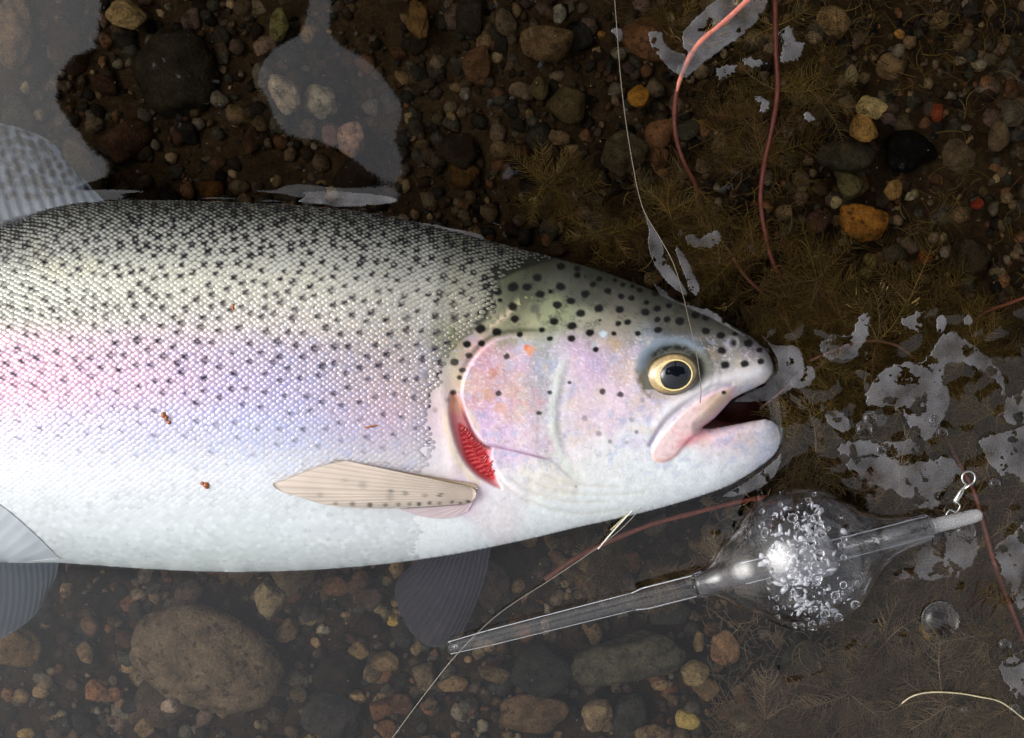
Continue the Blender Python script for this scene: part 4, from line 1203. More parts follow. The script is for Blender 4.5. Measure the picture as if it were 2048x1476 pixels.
for k in range(12500):
    x = rp.uniform(-200, 2250); y = rp.uniform(-180, 1660)
    if 60 < x < 1300 and 480 < y < 1020: continue
    r = rp.choice([4, 5, 6, 7, 8, 9, 10, 12, 14, 16, 19, 24]) * rp.uniform(.8, 1.2)
    V, F = gv[rp.randrange(10)]
    a = rp.uniform(0, 6.28); e = rp.uniform(.6, 1)
    W = V * np.array([1, e, .6]) * r * S
    W = np.stack([W[:, 0] * math.cos(a) - W[:, 1] * math.sin(a), W[:, 0] * math.sin(a) + W[:, 1] * math.cos(a), W[:, 2]], -1)
    z = float(bed_z(x, y)) + r * S * .2
    W = W + np.array(P(x, y, z))
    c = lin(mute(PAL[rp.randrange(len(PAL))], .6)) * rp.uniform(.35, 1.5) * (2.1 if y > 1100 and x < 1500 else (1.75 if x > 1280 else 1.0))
    if rp.random() < .03: c = lin((176, 154, 116))
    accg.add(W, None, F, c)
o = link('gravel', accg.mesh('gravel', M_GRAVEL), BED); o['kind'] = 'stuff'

# ------------------------------------------------------------------ water weed
m_frond = principled('weed_frond', attr=True, rough=0.6, spec=0.2)
m_stem = principled('weed_stem', attr=True, rough=0.42, spec=0.4, bump=0.3, bump_scale=1200, noise_amt=0.22, noise_scale=700)

def frond_arrays(x, y, z, ang, ln, wd, r, col, tip_z=0.0, pairs=17):
    """one feather leaf: midrib and paired thread leaflets as thin ribbons with a twist"""
    bend = r.uniform(-.8, .8)
    n = 9; t = np.linspace(0, 1, n)
    a = ang + bend * t
    step = ln / (n - 1)
    mx = x + np.concatenate([[0], np.cumsum(np.cos(a[:-1]) * step)]); my = y - np.concatenate([[0], np.cumsum(np.sin(a[:-1]) * step)])
    mz = z + (tip_z - z if tip_z else 0) * 0 + t * tip_z
    V = []; Q = []; C = []
    def ribbon(px, py, pz, w):
        k = len(px); dx = np.gradient(px); dy = np.gradient(py); l = np.hypot(dx, dy) + 1e-9
        nx = -dy / l * w; ny = dx / l * w
        ww = np.linspace(1, .45, k)
        W = np.concatenate([PX(px - nx * ww, py - ny * ww, pz), PX(px + nx * ww, py + ny * ww, pz + 0.00025)])
        b = sum(len(v) for v in V)
        V.append(W); i = np.arange(k - 1)
        Q.append(np.stack([b + i, b + i + 1, b + k + i + 1, b + k + i], -1))
        C.append(np.broadcast_to(lin(col) * r.uniform(.65, 1.35), (2 * k, 3)))
    ribbon(mx, my, mz, 1.0)
    for k in range(pairs):
        u = 0.08 + 0.9 * k / pairs
        bx = np.interp(u, t, mx); by = np.interp(u, t, my); bz = np.interp(u, t, mz); ba = np.interp(u, t, a)
        L = wd * (0.35 + 1.0 * math.sin(math.pi * min(1, .15 + .8 * (1 - u)))) * r.uniform(.75, 1.2)
        for sgn in (-1, 1):
            s = np.linspace(0, 1, 5)
            la = ba + sgn * (R(60) - R(45) * s) + r.uniform(-.35, .35) + r.uniform(-.5, .5) * s
            px = bx + np.concatenate([[0], np.cumsum(np.cos(la[:-1]) * L / 4)]); py = by - np.concatenate([[0], np.cumsum(np.sin(la[:-1]) * L / 4)])
            ribbon(px, py, bz + s * r.uniform(-.002, .0025), r.uniform(.45, .75))
    return np.vstack(V), np.vstack(Q), np.vstack(C)

def stem_mesh(pts, rad_px, col0, col1, z):
    pts = np.asarray(pts, float); c = catmull(pts[:, :2], 10)
    zz = np.interp(np.linspace(0, 1, len(c)), np.linspace(0, 1, len(pts)), z)
    W = PX(c[:, 0], c[:, 1], zz)
    t = np.linspace(0, 1, len(c))
    rr = np.interp(t, np.linspace(0, 1, len(rad_px)), rad_px) * S * .86 * (1 + 0.06 * np.sin(t * 60) + 0.05 * np.sin(t * 23 + 1))
    V, Q, T = tube_arrays(W, rr, 10)
    cc = lin(col0)[None] * (1 - t[:, None]) + lin(col1)[None] * t[:, None]
    C = np.vstack([np.repeat(cc, 10, 0), cc[:1], cc[-1:]])
    return make_mesh('stem', V, [Q, T], m_stem, C), c, zz

OLV = [(132, 106, 52), (110, 88, 44), (148, 122, 66), (96, 76, 42), (130, 108, 68), (118, 90, 56)]
rw = random.Random(33)
def plant(label, pts, rad, c0, c1, z, nodes, group='feathery water weeds rooted in the gravel', cols=OLV, fr=(70, 30)):
    e = empty('water_milfoil', P(pts[0][0], pts[0][1], z[0]), label, 'water plant', group)
    me, c, zz = stem_mesh(pts, rad, c0, c1, z)
    link('stem', me, e)
    for (u, angs, ln, wd) in nodes:
        k = int(u * (len(c) - 1)); x, y = c[k]
        for a in angs:
            V, Q, C = frond_arrays(x, y, zz[k] - 0.0006, R(a), ln * rw.uniform(.85, 1.15), wd, rw, cols[rw.randrange(len(cols))], rw.uniform(-.004, .004))
            link('leaf', make_mesh('leaf', V, Q, m_frond, C), e)
    return e
RED0, RED1 = (206, 122, 106), (150, 84, 66)
plant('red stemmed water weed curving through the leaf shaped reflection at the top', [(1508, -12), (1455, 38), (1400, 85), (1372, 130), (1352, 190), (1350, 260), (1366, 320), (1392, 372), (1408, 430)], [6.5, 6.5, 6, 5.5, 5, 4], RED0, (120, 74, 56),
      [.001, .001, .001, 0, -.001, -.002, -.005, -.012, -.02], [(.28, [160, 30], 70, 22), (.88, [250, 310, 200, 130], 115, 34), (1, [250, 300, 215, 340], 120, 36)])
plant('straighter red stemmed water weed right of the curved stem', [(1550, -12), (1552, 100), (1555, 180), (1545, 250), (1530, 320), (1521, 395), (1530, 465), (1548, 530), (1590, 600)], [5.5, 6, 6, 5.5, 5, 4.5], (150, 84, 72), (158, 90, 76),
      [-.003, -.003, -.004, -.005, -.006, -.007, -.01, -.014, -.02], [(.08, [20, 160, 340, 205], 90, 30), (.25, [350, 195, 20, 160], 110, 32), (.5, [62, 118, 150, 30, 200, 340], 120, 34), (.5, [75, 105, 170, 10], 90, 26), (.8, [185, 350, 220, 20], 120, 34), (1, [200, 330, 20, 270, 240], 120, 34)])
plant('short reddish stem of water weed above the snout of the trout', [(1466, 515), (1490, 552), (1520, 580), (1552, 606)], [5, 4.5, 4], (132, 84, 62), (110, 72, 50), [-.008, -.01, -.012, -.016],
      [(.05, [120, 60, 190, 160, 230], 110, 34), (.6, [20, 340, 300, 200], 100, 30), (1, [10, 330, 290, 60], 115, 32)])
plant('long pink water weed stem running under the chin towards the float', [(1090, 1160), (1150, 1118), (1220, 1082), (1300, 1050), (1380, 1028), (1450, 1010), (1520, 996), (1640, 985)], [7, 6.5, 6, 5.5, 5], (150, 96, 82), (178, 100, 80),
      [-.004, -.004, -.005, -.005, -.006, -.008, -.012, -.02], [(.2, [290, 100, 305], 95, 12), (.32, [270, 285, 250, 262, 278], 130, 22)], cols=[(92, 78, 48), (84, 70, 40)])
plant('pinkish stem of water weed on the far right below the swivel', [(1885, 860), (1915, 920), (1948, 985), (1970, 1060), (1990, 1130), (2020, 1210), (2052, 1290)], [5, 5.5, 6, 6, 5], (140, 92, 76), (150, 92, 74), [-.012, -.008, -.004, -.002, -.002, -.004, -.006],
      [(.0, [200, 330, 90, 150, 40, 280], 130, 36), (.35, [150, 20, 60], 100, 30), (.58, [262, 200, 330, 235, 300], 130, 40), (.9, [200, 150, 230], 130, 36)])
plant('short red weed stem reaching in from the right edge', [(2062, 590), (2020, 606), (1975, 622), (1945, 645)], [4, 4, 3.5], (160, 92, 66), (120, 76, 50), [-.004, -.005, -.006, -.01], [(1, [190, 250, 130, 160, 215, 280], 120, 38)])
plant('brown arching weed stem right of the snout', [(1620, 722), (1670, 700), (1730, 682), (1790, 690), (1835, 722)], [4, 4, 3.5], (150, 104, 80), (130, 92, 56), [-.004, -.003, -.003, -.004, -.008], [(.2, [60, 120, 240, 300], 80, 26), (.6, [80, 110, 250, 290, 40], 95, 30), (1, [320, 280, 20], 80, 26)])
plant('thin pink weed stem slanting beside the open mouth', [(1520, 818), (1560, 785), (1600, 752), (1640, 732)], [3, 3, 2.5], (150, 110, 100), (140, 100, 90), [-.006, -.004, -.003, -.003], [(1, [60, 20, 300, 340], 70, 26), (.2, [250, 300, 330], 90, 26)])
# weeds without a red stem: olive clumps on thin stalks
CL = [
 (1480, 250, 100, 'olive feathery weed tuft between the two upper red stems'), (1410, 520, 110, 'olive weed tuft under the torn reflection left of the lower red stem'), (1640, 180, 95, 'dim weed tuft right of the straight red stem near the top'),
 (1640, 590, 130, 'bushy olive weed above and right of the snout'), (1700, 660, 110, 'brown weed tuft between the arching stem and the orange stones'), (1850, 640, 130, 'broad olive weed mound at the middle right'),
 (1960, 700, 120, 'olive weed spreading near the right edge at mid height'), (1640, 800, 110, 'dark weed in front of the open mouth'), (1600, 900, 120, 'brown weed tuft touching the lower jaw tip'),
 (1720, 880, 110, 'weed tuft above the float'), (1830, 800, 120, 'weed tuft under the large ragged grey reflection'), (1960, 830, 120, 'weed tuft with clear midribs under the right hand reflection'),
 (1800, 960, 110, 'weed tuft above the right arm of the float'), (2010, 1000, 120, 'weed tuft right of the swivel ring'), (1830, 1130, 130, 'weed tuft below the right arm of the float'),
 (1980, 1120, 130, 'herringbone weed leaf cluster under the pinkish right stem'), (1760, 1250, 130, 'brown weed between the float and the golden brown stone'), (1990, 1290, 130, 'weed tuft low on the right edge'),
 (1700, 1400, 140, 'pale brown weed along the bottom below the float'), (1880, 1400, 140, 'weed tuft beneath the straw coloured strand'), (2020, 1430, 110, 'weed tuft in the bottom right corner'),
 (1540, 1440, 120, 'dull weed tuft at the bottom right of the yellow orange pebble'), (1110, 370, 100, 'faint fine weed above the shoulder of the trout'), (1310, 1140, 70, 'upright brown weed clump left of the float'),
 (1190, 1140, 60, 'small weed sprig below the knot of the pink stem'), (1360, 60, 70, 'dim weed under the leaf shaped reflection'), (1560, 700, 80, 'weed tuft just ahead of the snout'), (1450, 1120, 60, 'weed sprig behind the float'), (1330, 420, 90, 'dim weed left of the torn reflection blades'), (1230, 470, 80, 'faint weed below the olive slab')]
for (x, y, ln, lb) in CL:
    zt = -0.005 if x > 1380 and y > 560 else -0.008
    if (x, y) == (1310, 1140): zt = -.002
    dx, dy = rw.uniform(-40, 40), rw.uniform(-40, 40)
    pts = [(x - dx, y - dy), (x - dx * .3, y - dy * .4), (x + dx * .4, y + dy * .3), (x + dx, y + dy)]
    nodes = []
    for u in (0, .25, .5, .75, 1):
        k = 6 if y > 560 and x > 1400 else 4
        a0 = rw.uniform(0, 360)
        nodes.append((u, [a0 + 360 / k * j + rw.uniform(-20, 20) for j in range(k)], ln * rw.uniform(.7, 1.05), ln * .24))
    cols = OLV if y < 900 else [(156, 132, 92), (130, 112, 74), (176, 152, 116), (112, 94, 64), (150, 120, 96)]
    if (x, y) == (1310, 1140): nodes = [(u, [270 + j for j in (-30, -10, 10, 30, 90)], 85, 20) for u in (0, .5, 1)]
    plant(lb, pts, [2.2, 2.0, 1.6], (96, 66, 44), (90, 70, 40), [zt - .010, zt - .004, zt - .001, zt], nodes, cols=cols)

# fine thread algae veiling the bed on the right: nobody could count them
acc = Acc(); ra = random.Random(8)
for k in range(5200):
    x = ra.triangular(1150, 2090, 1850); y = ra.uniform(380, 1490) if ra.random() < .72 else ra.uniform(-10, 560)
    if y > 1000 and x < 1420: continue
    if on_fish(x, y): continue
    if y < 640 and any((x - q[0]) ** 2 + (y - q[1]) ** 2 < (max(q[2], q[3]) + 34) ** 2 for q in ST): continue
    L = ra.uniform(16, 60); a = ra.uniform(0, 6.28); n = 6
    s = np.linspace(0, 1, n); la = a + ra.uniform(-1.8, 1.8) * s
    px = x + np.concatenate([[0], np.cumsum(np.cos(la[:-1]) * L / 5)]); py = y + np.concatenate([[0], np.cumsum(np.sin(la[:-1]) * L / 5)])
    z = -0.006 - ra.random() ** 1.2 * 0.035
    dx = np.gradient(px); dy = np.gradient(py); l = np.hypot(dx, dy); w = ra.uniform(.5, .85)
    W = np.concatenate([PX(px + dy / l * w, py - dx / l * w, np.full(n, z)), PX(px - dy / l * w, py + dx / l * w, np.full(n, z + .0003))])
    i = np.arange(n - 1)
    c = OLV[ra.randrange(6)] if y < 950 else (158, 136, 106)
    acc.add(W, np.stack([i, i + 1, n + i + 1, n + i], -1), None, lin(c) * ra.uniform(.5, 1.3))
tag(link('thread_algae', acc.mesh('thread_algae', m_frond)), 'fine brown thread algae drifting over the gravel on the right', 'algae', kind='stuff')

# ------------------------------------------------------------------ sky reflections painted as thin grey sheets on the water
def film(label, outline, z=0.0016, jag=3.0, seed=0, group='sky reflections painted as thin grey sheets'):  # grey sheet standing in for sky mirrored by the water
    r = np.random.default_rng(seed + 50)
    C = catmull(outline, 8, True)
    C = C + r.normal(0, jag * .75, C.shape) + jag * np.sin(np.arange(len(C)) * 2.1)[:, None] * .3
    lo = C.min(0) - 3; hi = C.max(0) + 3; st = max(1.6, (hi - lo).max() / 120)
    xs = np.arange(lo[0], hi[0], st); ys = np.arange(lo[1], hi[1], st)
    X, Y = np.meshgrid(xs, ys, indexing='ij')
    i1 = inside(X, Y, C); _, ax, ay = seg_dist(X, Y, C, True)
    holes = fbm(X + seed * 31, Y, 20, 4) > (0.22 if jag >= 2 else 0.42)
    q = (i1[:-1, :-1] | i1[1:, :-1] | i1[:-1, 1:] | i1[1:, 1:]) & ~(holes[:-1, :-1] & i1[:-1, :-1])
    nd = np.zeros(X.shape, bool); nd[:-1, :-1] |= q; nd[1:, :-1] |= q; nd[:-1, 1:] |= q; nd[1:, 1:] |= q
    bn = nd & ~i1
    x = np.where(bn, ax, X); y = np.where(bn, ay, Y)
    zz = z + 0.0004 * fbm(X + seed, Y, 30, 2) - np.where(bn, 0.0004, 0)
    ida = -np.ones(X.shape, int); ida[nd] = np.arange(nd.sum()); a, b = np.where(q)
    V = PX(x[nd], y[nd], zz[nd]); Q = np.stack([ida[a, b], ida[a, b + 1], ida[a + 1, b + 1], ida[a + 1, b]], -1)
    o = link('painted_reflection', make_mesh('painted_reflection', V, Q, M_PAINTED_REFLECTION))
    return tag(o, label, 'water film', group)  # category of the painted sky reflection sheets
PAINTED_REFLECTIONS = [
 ('large leaf shaped painted sky reflection around the curved red stem at the top', [(1368, 62), (1400, 30), (1450, -8), (1530, -8), (1522, 30), (1484, 70), (1444, 98), (1400, 132), (1372, 155), (1352, 140), (1376, 110), (1366, 90)], 1.2),
 ('narrow curled painted sky reflection left of the curved red stem', [(1300, 64), (1324, 66), (1328, 84), (1352, 104), (1372, 112), (1366, 150), (1340, 138), (1314, 108), (1300, 84)], 1.2),
 ('ragged painted sky reflection right of the straight red stem near the top', [(1558, 66), (1580, 54), (1590, 80), (1606, 88), (1600, 116), (1580, 124), (1562, 122), (1566, 96)], 2.5),
 ('small torn painted sky reflection below the leaf shaped one', [(1432, 138), (1452, 132), (1474, 132), (1462, 148), (1440, 158)], 2.5),
 ('thin scrap of painted sky reflection left of the straight red stem', [(1486, 116), (1510, 118), (1536, 128), (1508, 134), (1490, 128)], 2.5),
 ('crescent scrap of painted sky reflection beside the straight red stem', [(1510, 196), (1522, 194), (1536, 206), (1532, 224), (1520, 222), (1522, 208)], 2.5),
 ('tiny scrap of painted sky reflection right of the straight red stem', [(1606, 228), (1618, 226), (1630, 238), (1616, 242)], 2),
 ('twin lobed painted sky reflection above the snout weed', [(1370, 478), (1384, 468), (1400, 478), (1412, 470), (1436, 462), (1442, 480), (1424, 496), (1404, 492), (1386, 498)], 2.0),
 ('long pale strip of painted sky reflection above the back of the trout', [(598, 404), (612, 392), (610, 384), (680, 383), (760, 390), (796, 400), (770, 408), (690, 414), (640, 408)], .6),
 ('thin strip of painted sky reflection along the shoulder of the trout', [(770, 444), (850, 447), (900, 456), (962, 470), (960, 482), (900, 470), (850, 458)], .6),
 ('dark pointed blade of painted reflection on the left of the fishing line', [(1286, 422), (1300, 446), (1322, 480), (1340, 530), (1368, 572), (1372, 590), (1340, 570), (1310, 530), (1296, 490), (1298, 460)], .8),
 ('torn pale blade of painted reflection right of the fishing line', [(1352, 494), (1370, 512), (1386, 545), (1399, 574), (1392, 590), (1378, 578), (1372, 556), (1360, 530)], 1.2),
 ('ragged painted reflection along the crown of the head', [(1308, 570), (1326, 580), (1352, 602), (1382, 612), (1424, 622), (1456, 648), (1490, 672), (1470, 672), (1440, 650), (1400, 636), (1370, 640), (1340, 612)], 1.5),
 ('smooth painted sky reflection in front of the snout', [(1524, 672), (1548, 690), (1590, 692), (1606, 716), (1606, 750), (1580, 780), (1540, 800), (1496, 804), (1470, 800), (1530, 770), (1556, 738), (1548, 704)], .8),
 ('pale painted reflection right of the smooth snout one', [(1602, 740), (1622, 732), (1630, 748), (1618, 770), (1592, 776), (1580, 764)], 1.5),
 ('ragged triangular painted reflection crossed by a pink stem', [(1640, 690), (1664, 672), (1700, 668), (1722, 630), (1738, 632), (1736, 670), (1716, 700), (1716, 712), (1680, 722), (1652, 716)], 2.2),
 ('small ragged painted reflection at mid height right of the arching stem', [(1802, 640), (1826, 630), (1836, 624), (1856, 628), (1858, 656), (1838, 662), (1818, 656)], 2.2),
 ('oval scrap of painted reflection right of the ragged one', [(1876, 634), (1888, 632), (1894, 648), (1884, 666), (1874, 660)], 1),
 ('small pale scrap of painted reflection near the short red stem', [(1930, 634), (1940, 630), (1946, 644), (1936, 650), (1928, 646)], 1),
 ('large star shaped ragged painted reflection at the centre right', [(1730, 800), (1760, 745), (1800, 728), (1850, 722), (1870, 690), (1905, 662), (1925, 680), (1960, 700), (2000, 745), (2010, 790), (1990, 760), (1940, 730), (1900, 728), (1888, 760), (1900, 800), (1880, 850), (1850, 880), (1820, 850), (1790, 815), (1760, 812)], 3.0),
 ('ragged painted reflection above the float near the jaw tip', [(1640, 810), (1660, 818), (1690, 830), (1702, 856), (1680, 862), (1656, 846)], 2.2),
 ('round ragged painted reflection left of the star shaped one', [(1730, 836), (1750, 822), (1772, 830), (1770, 850), (1744, 852)], 2),
 ('bright ragged painted reflection at the right edge', [(2012, 800), (2036, 790), (2056, 780), (2056, 846), (2030, 850), (2008, 836)], 2.0),
 ('long ragged painted reflection above the float and its right arm', [(1676, 896), (1720, 880), (1770, 884), (1820, 880), (1840, 896), (1800, 912), (1740, 910), (1700, 914)], 2.5),
 ('painted sky reflection under the jaw tip', [(1500, 958), (1548, 922), (1562, 906), (1558, 936), (1530, 970), (1480, 990), (1446, 992)], .8),
 ('broad painted sky reflection filling the right edge beside the swivel', [(1960, 880), (2000, 868), (2060, 860), (2060, 980), (2020, 960), (1990, 940), (1970, 910)], 2.2),
 ('wide lilac grey painted reflection with ragged holes above the right arm of the float', [(1690, 925), (1760, 915), (1830, 925), (1890, 915), (1925, 940), (1905, 965), (1870, 990), (1880, 1010), (1840, 1015), (1790, 985), (1730, 960)], 3.5),
 ('ragged painted sky reflection under the float tip', [(1870, 1075), (1920, 1060), (1955, 1080), (1950, 1120), (1910, 1150), (1850, 1160), (1800, 1150), (1830, 1110)], 3.5),
 ('ragged painted sky reflection cut by the right edge above the bottom corner', [(1990, 1100), (2030, 1060), (2060, 1050), (2060, 1230), (2030, 1200), (2010, 1160)], 3.5),
 ('torn painted sky reflection right of the pinkish stem foot', [(2000, 1330), (2030, 1310), (2060, 1305), (2060, 1400), (2030, 1390), (2010, 1360)], 3.0),
 ('pale scrap of painted reflection at the top of the fishing line', [(1222, 60), (1236, 56), (1246, 66), (1240, 84), (1230, 70)], 1.2),
]
for k, (lb, ol, jg) in enumerate(PAINTED_REFLECTIONS):
    z_ = 0.0016
    if 'shoulder' in lb or 'crown' in lb: z_ = 0.0035
    film(lb, ol, z_, jg, k)  # one sheet of painted sky reflection

# ------------------------------------------------------------------ fishing line
m_line = principled('fishing_line', color=rgba((176, 168, 152)), rough=0.25, spec=0.6, coat=0.4)
def line(label, pts, r, mat=m_line, name='fishing_line', cat='fishing line', group=None):
    pts = np.array(pts, float); c = catmull(pts, 8)
    V, Q, T = tube_arrays(PX(c[:, 0], c[:, 1], c[:, 2]), r, 6)
    return tag(link(name, make_mesh(name, V, [Q, T], mat)), label, cat, group)
m_line_d = principled('fishing_line_dark', color=rgba((104, 94, 76)), rough=0.35, spec=0.5)
line('clear fishing line from the top edge down over the head into the mouth', [(1228, -20, .004), (1234, 60, .003), (1240, 140, .002), (1250, 230, .002), (1264, 320, .002), (1278, 390, .003), (1292, 430, .004), (1322, 480, .006), (1348, 530, .009), (1366, 590, .014), (1380, 650, .0215), (1390, 690, .0245), (1398, 740, .026), (1402, 780, .0262), (1400, 806, .0245)], 0.00016, m_line_d)
line('clear fishing line from the bottom edge up past the float stem to the chin', [(770, 1496, .002), (850, 1388, .002), (920, 1302, .004), (1000, 1226, .003), (1100, 1160, .002), (1180, 1106, .003), (1240, 1060, .004), (1288, 1010, .006)], 0.00014, principled('clear_line', color=rgba((132, 126, 116)), rough=.2, spec=.6))
line('short white tag of line below the chin', [(1196, 1098, .003), (1232, 1056, .004), (1262, 1024, .005), (1278, 1008, .007)], 0.00028, principled('white_line', color=rgba((226, 220, 204)), rough=.4), group=None)
line('straw coloured strand curving along the bottom right', [(1798, 1412, -.001), (1822, 1394, .001), (1858, 1385, .0015), (1910, 1386, .0015), (1960, 1394, .0015), (2005, 1406, .0015), (2060, 1448, .001)], 0.00030, principled('straw', color=rgba((180, 168, 136)), rough=.6, noise_amt=.2), 'grass_strand', 'grass')
line('pale grass blade floating behind the chin', [(1222, 1060, .002), (1250, 1034, .003), (1282, 1008, .004)], 0.00035, principled('pale_grass', color=rgba((170, 160, 120)), rough=.6), 'dry_grass', 'grass')

# ------------------------------------------------------------------ casting float
def clear_plastic(name, tint=(1, 1, 1, 1), rough=0.0, ior=1.46):
    m, nt = new_mat(name); L = nt.links
    out = N(nt, 'ShaderNodeOutputMaterial'); g = N(nt, 'ShaderNodeBsdfGlass')
    g.inputs['Color'].default_value = tint; g.inputs['Roughness'].default_value = rough; g.inputs['IOR'].default_value = ior
    geo = N(nt, 'ShaderNodeNewGeometry'); nz = N(nt, 'ShaderNodeTexNoise'); nz.inputs['Scale'].default_value = 120
    L.new(geo.outputs['Position'], nz.inputs['Vector'])
    b = N(nt, 'ShaderNodeBump'); b.inputs['Strength'].default_value = .12; b.inputs['Distance'].default_value = .0006
    L.new(nz.outputs['Fac'], b.inputs['Height']); L.new(b.outputs[0], g.inputs['Normal'])
    L.new(g.outputs[0], out.inputs['Surface']); return m
def thin_clear(name, gain=1.0, rough=0.02, haze=0.03):
    m, nt = new_mat(name); L = nt.links
    out = N(nt, 'ShaderNodeOutputMaterial')
    tr = N(nt, 'ShaderNodeBsdfTransparent'); gl = N(nt, 'ShaderNodeBsdfGlossy'); gl.inputs['Roughness'].default_value = rough
    df = N(nt, 'ShaderNodeBsdfDiffuse'); df.inputs['Color'].default_value = (.75, .76, .78, 1)
    fr = N(nt, 'ShaderNodeLayerWeight'); fr.inputs['Blend'].default_value = .5
    geo = N(nt, 'ShaderNodeNewGeometry'); nz = N(nt, 'ShaderNodeTexNoise'); nz.inputs['Scale'].default_value = 90
    L.new(geo.outputs['Position'], nz.inputs['Vector'])
    b = N(nt, 'ShaderNodeBump'); b.inputs['Strength'].default_value = .12; b.inputs['Distance'].default_value = .0005
    L.new(nz.outputs['Fac'], b.inputs['Height']); L.new(b.outputs[0], gl.inputs['Normal']); L.new(b.outputs[0], fr.inputs['Normal'])
    m0 = N(nt, 'ShaderNodeMixShader'); m0.inputs[0].default_value = haze
    L.new(tr.outputs[0], m0.inputs[1]); L.new(df.outputs[0], m0.inputs[2])
    mm = N(nt, 'ShaderNodeMath', operation='MULTIPLY'); mm.inputs[1].default_value = gain; mm.use_clamp = True
    pw = N(nt, 'ShaderNodeMath', operation='POWER'); pw.inputs[1].default_value = 5.0
    L.new(fr.outputs['Facing'], pw.inputs[0])
    ad = N(nt, 'ShaderNodeMath', operation='MULTIPLY_ADD'); ad.inputs[1].default_value = .95; ad.inputs[2].default_value = .022
    L.new(pw.outputs[0], ad.inputs[0]); L.new(ad.outputs[0], mm.inputs[0])
    m1 = N(nt, 'ShaderNodeMixShader'); L.new(mm.outputs[0], m1.inputs[0]); L.new(m0.outputs[0], m1.inputs[1]); L.new(gl.outputs[0], m1.inputs[2])
    L.new(m1.outputs[0], out.inputs['Surface']); return m
M_CLEAR = thin_clear('clear_plastic', 1.0, .02, .012)
M_TUBE = thin_clear('clear_tube', 1.0, 0.05, 0.012)
M_DROP = clear_plastic('water_drop', (1, 1, 1, 1), 0, 1.33)
A0, A1 = np.array([900.0, 1297.0]), np.array([1952.0, 1031.0])
AX = (A1 - A0) / np.linalg.norm(A1 - A0); NV = np.array([AX[1], -AX[0]])
FL0 = np.array(FLC)
def lathe(name, prof, mat, parent, n=40, z0=0.004, cen=FL0, inner=None, close=True):
    """prof: (s along the axis from the centre, radius) in photo px"""
    prof = np.array(prof, float)
    def ring(pr):
        th = np.arange(n) / n * 2 * np.pi
        s = pr[:, 0][:, None]; r = pr[:, 1][:, None]
        x = cen[0] + AX[0] * s + NV[0] * r * np.cos(th); y = cen[1] + AX[1] * s + NV[1] * r * np.cos(th)
        c = P(cen[0], cen[1], 0)
        X = (x - 1024) * S; Y = (738 - y) * S
        Z = z0 + r * np.sin(th) * S + 0 * x
        return np.stack([X, Y, Z], -1)
    O = ring(prof); m = len(prof)
    V = O.reshape(-1, 3)
    i = (np.arange(m - 1) * n)[:, None]; j = np.arange(n)[None]; j2 = (j + 1) % n
    Q = np.stack([i + j, i + j2, i + n + j2, i + n + j], -1).reshape(-1, 4)
    nn = len(V); Fs = [Q]
    if inner is not None:
        I = ring(np.array(inner, float)); mi = len(inner)
        V = np.vstack([V, I.reshape(-1, 3)])
        i = (np.arange(mi - 1) * n)[:, None]
        Qi = (np.stack([i + j, i + n + j, i + n + j2, i + j2], -1) + nn).reshape(-1, 4)
        a = np.arange(n); b = (a + 1) % n
        e0 = np.stack([a, nn + a, nn + b, b], -1); e1 = np.stack([(m - 1) * n + a, (m - 1) * n + b, nn + (mi - 1) * n + b, nn + (mi - 1) * n + a], -1)
        Fs = [np.vstack([Q, Qi, e0, e1])]
        return link(name, make_mesh(name, V, Fs, mat), parent)
    if close:
        V = np.vstack([V, O[0].mean(0), O[-1].mean(0)]); a = np.arange(n); b = (a + 1) % n
        T = np.vstack([np.stack([b, a, np.full(n, nn)], -1), np.stack([(m - 1) * n + a, (m - 1) * n + b, np.full(n, nn + 1)], -1)])
        Fs.append(T)
    return link(name, make_mesh(name, V, Fs, mat), parent)
flo = empty('casting_float', P(FLC[0], FLC[1], 0.004), 'clear plastic casting bubble float with long stem beside the jaw', 'fishing float')
RS = 140.0
def sph(s): return math.sqrt(max(0, RS * RS - s * s))
prof = [(-222, 24), (-212, 26), (-200, 29), (-186, 33), (-170, 42), (-156, 56), (-142, 70)] + [(s, sph(s) if abs(s) < 112 else 0) for s in range(-108, 93, 10)]
prof = [(a, b) for a, b in prof if b > 0]
prof[7:8] = [(-126, 76), (-108, sph(-108))] if prof[7][0] == -108 else [prof[7]]
prof += [(106, 92), (124, 76), (146, 60), (172, 46), (200, 37), (228, 33), (252, 32), (256, 30)]
inner = [(a, max(b - 9, 14)) for a, b in prof]
M_SHELL = clear_plastic('float_shell', (.99, .99, 1, 1))
lathe('bubble', prof, M_SHELL, flo, 64, inner=inner, z0=0.004)
lathe('stem_tube', [(-725, 11), (-700, 13), (-640, 15), (-340, 17), (-325, 21), (-200, 21), (262, 21), (262, 24), (266, 24)], M_TUBE, flo, 28, z0=0.004,
      inner=[(-725, 7.5), (-700, 9.5), (-640, 12.2), (-340, 14.2), (-325, 17.5), (-200, 17.5), (262, 17.5), (262, 17), (266, 17)])
M_TIP = thin_clear('frosted_tip', 1.0, .15, .2)
lathe('stem_tip', [(262, 16), (270, 15), (345, 14), (358, 12), (364, 6)], M_TIP, flo, 20, z0=0.005)
m_glare, nt = new_mat('glare_plug')
o_ = N(nt, 'ShaderNodeOutputMaterial'); p_ = N(nt, 'ShaderNodeBsdfPrincipled'); p_.inputs['Base Color'].default_value = (.5, .5, .52, 1); p_.inputs['Roughness'].default_value = .3
t_ = N(nt, 'ShaderNodeBsdfTransparent'); mx_ = N(nt, 'ShaderNodeMixShader')
ge_ = N(nt, 'ShaderNodeNewGeometry'); nz_ = N(nt, 'ShaderNodeTexNoise'); nz_.inputs['Scale'].default_value = 130; nz_.inputs['Detail'].default_value = 4
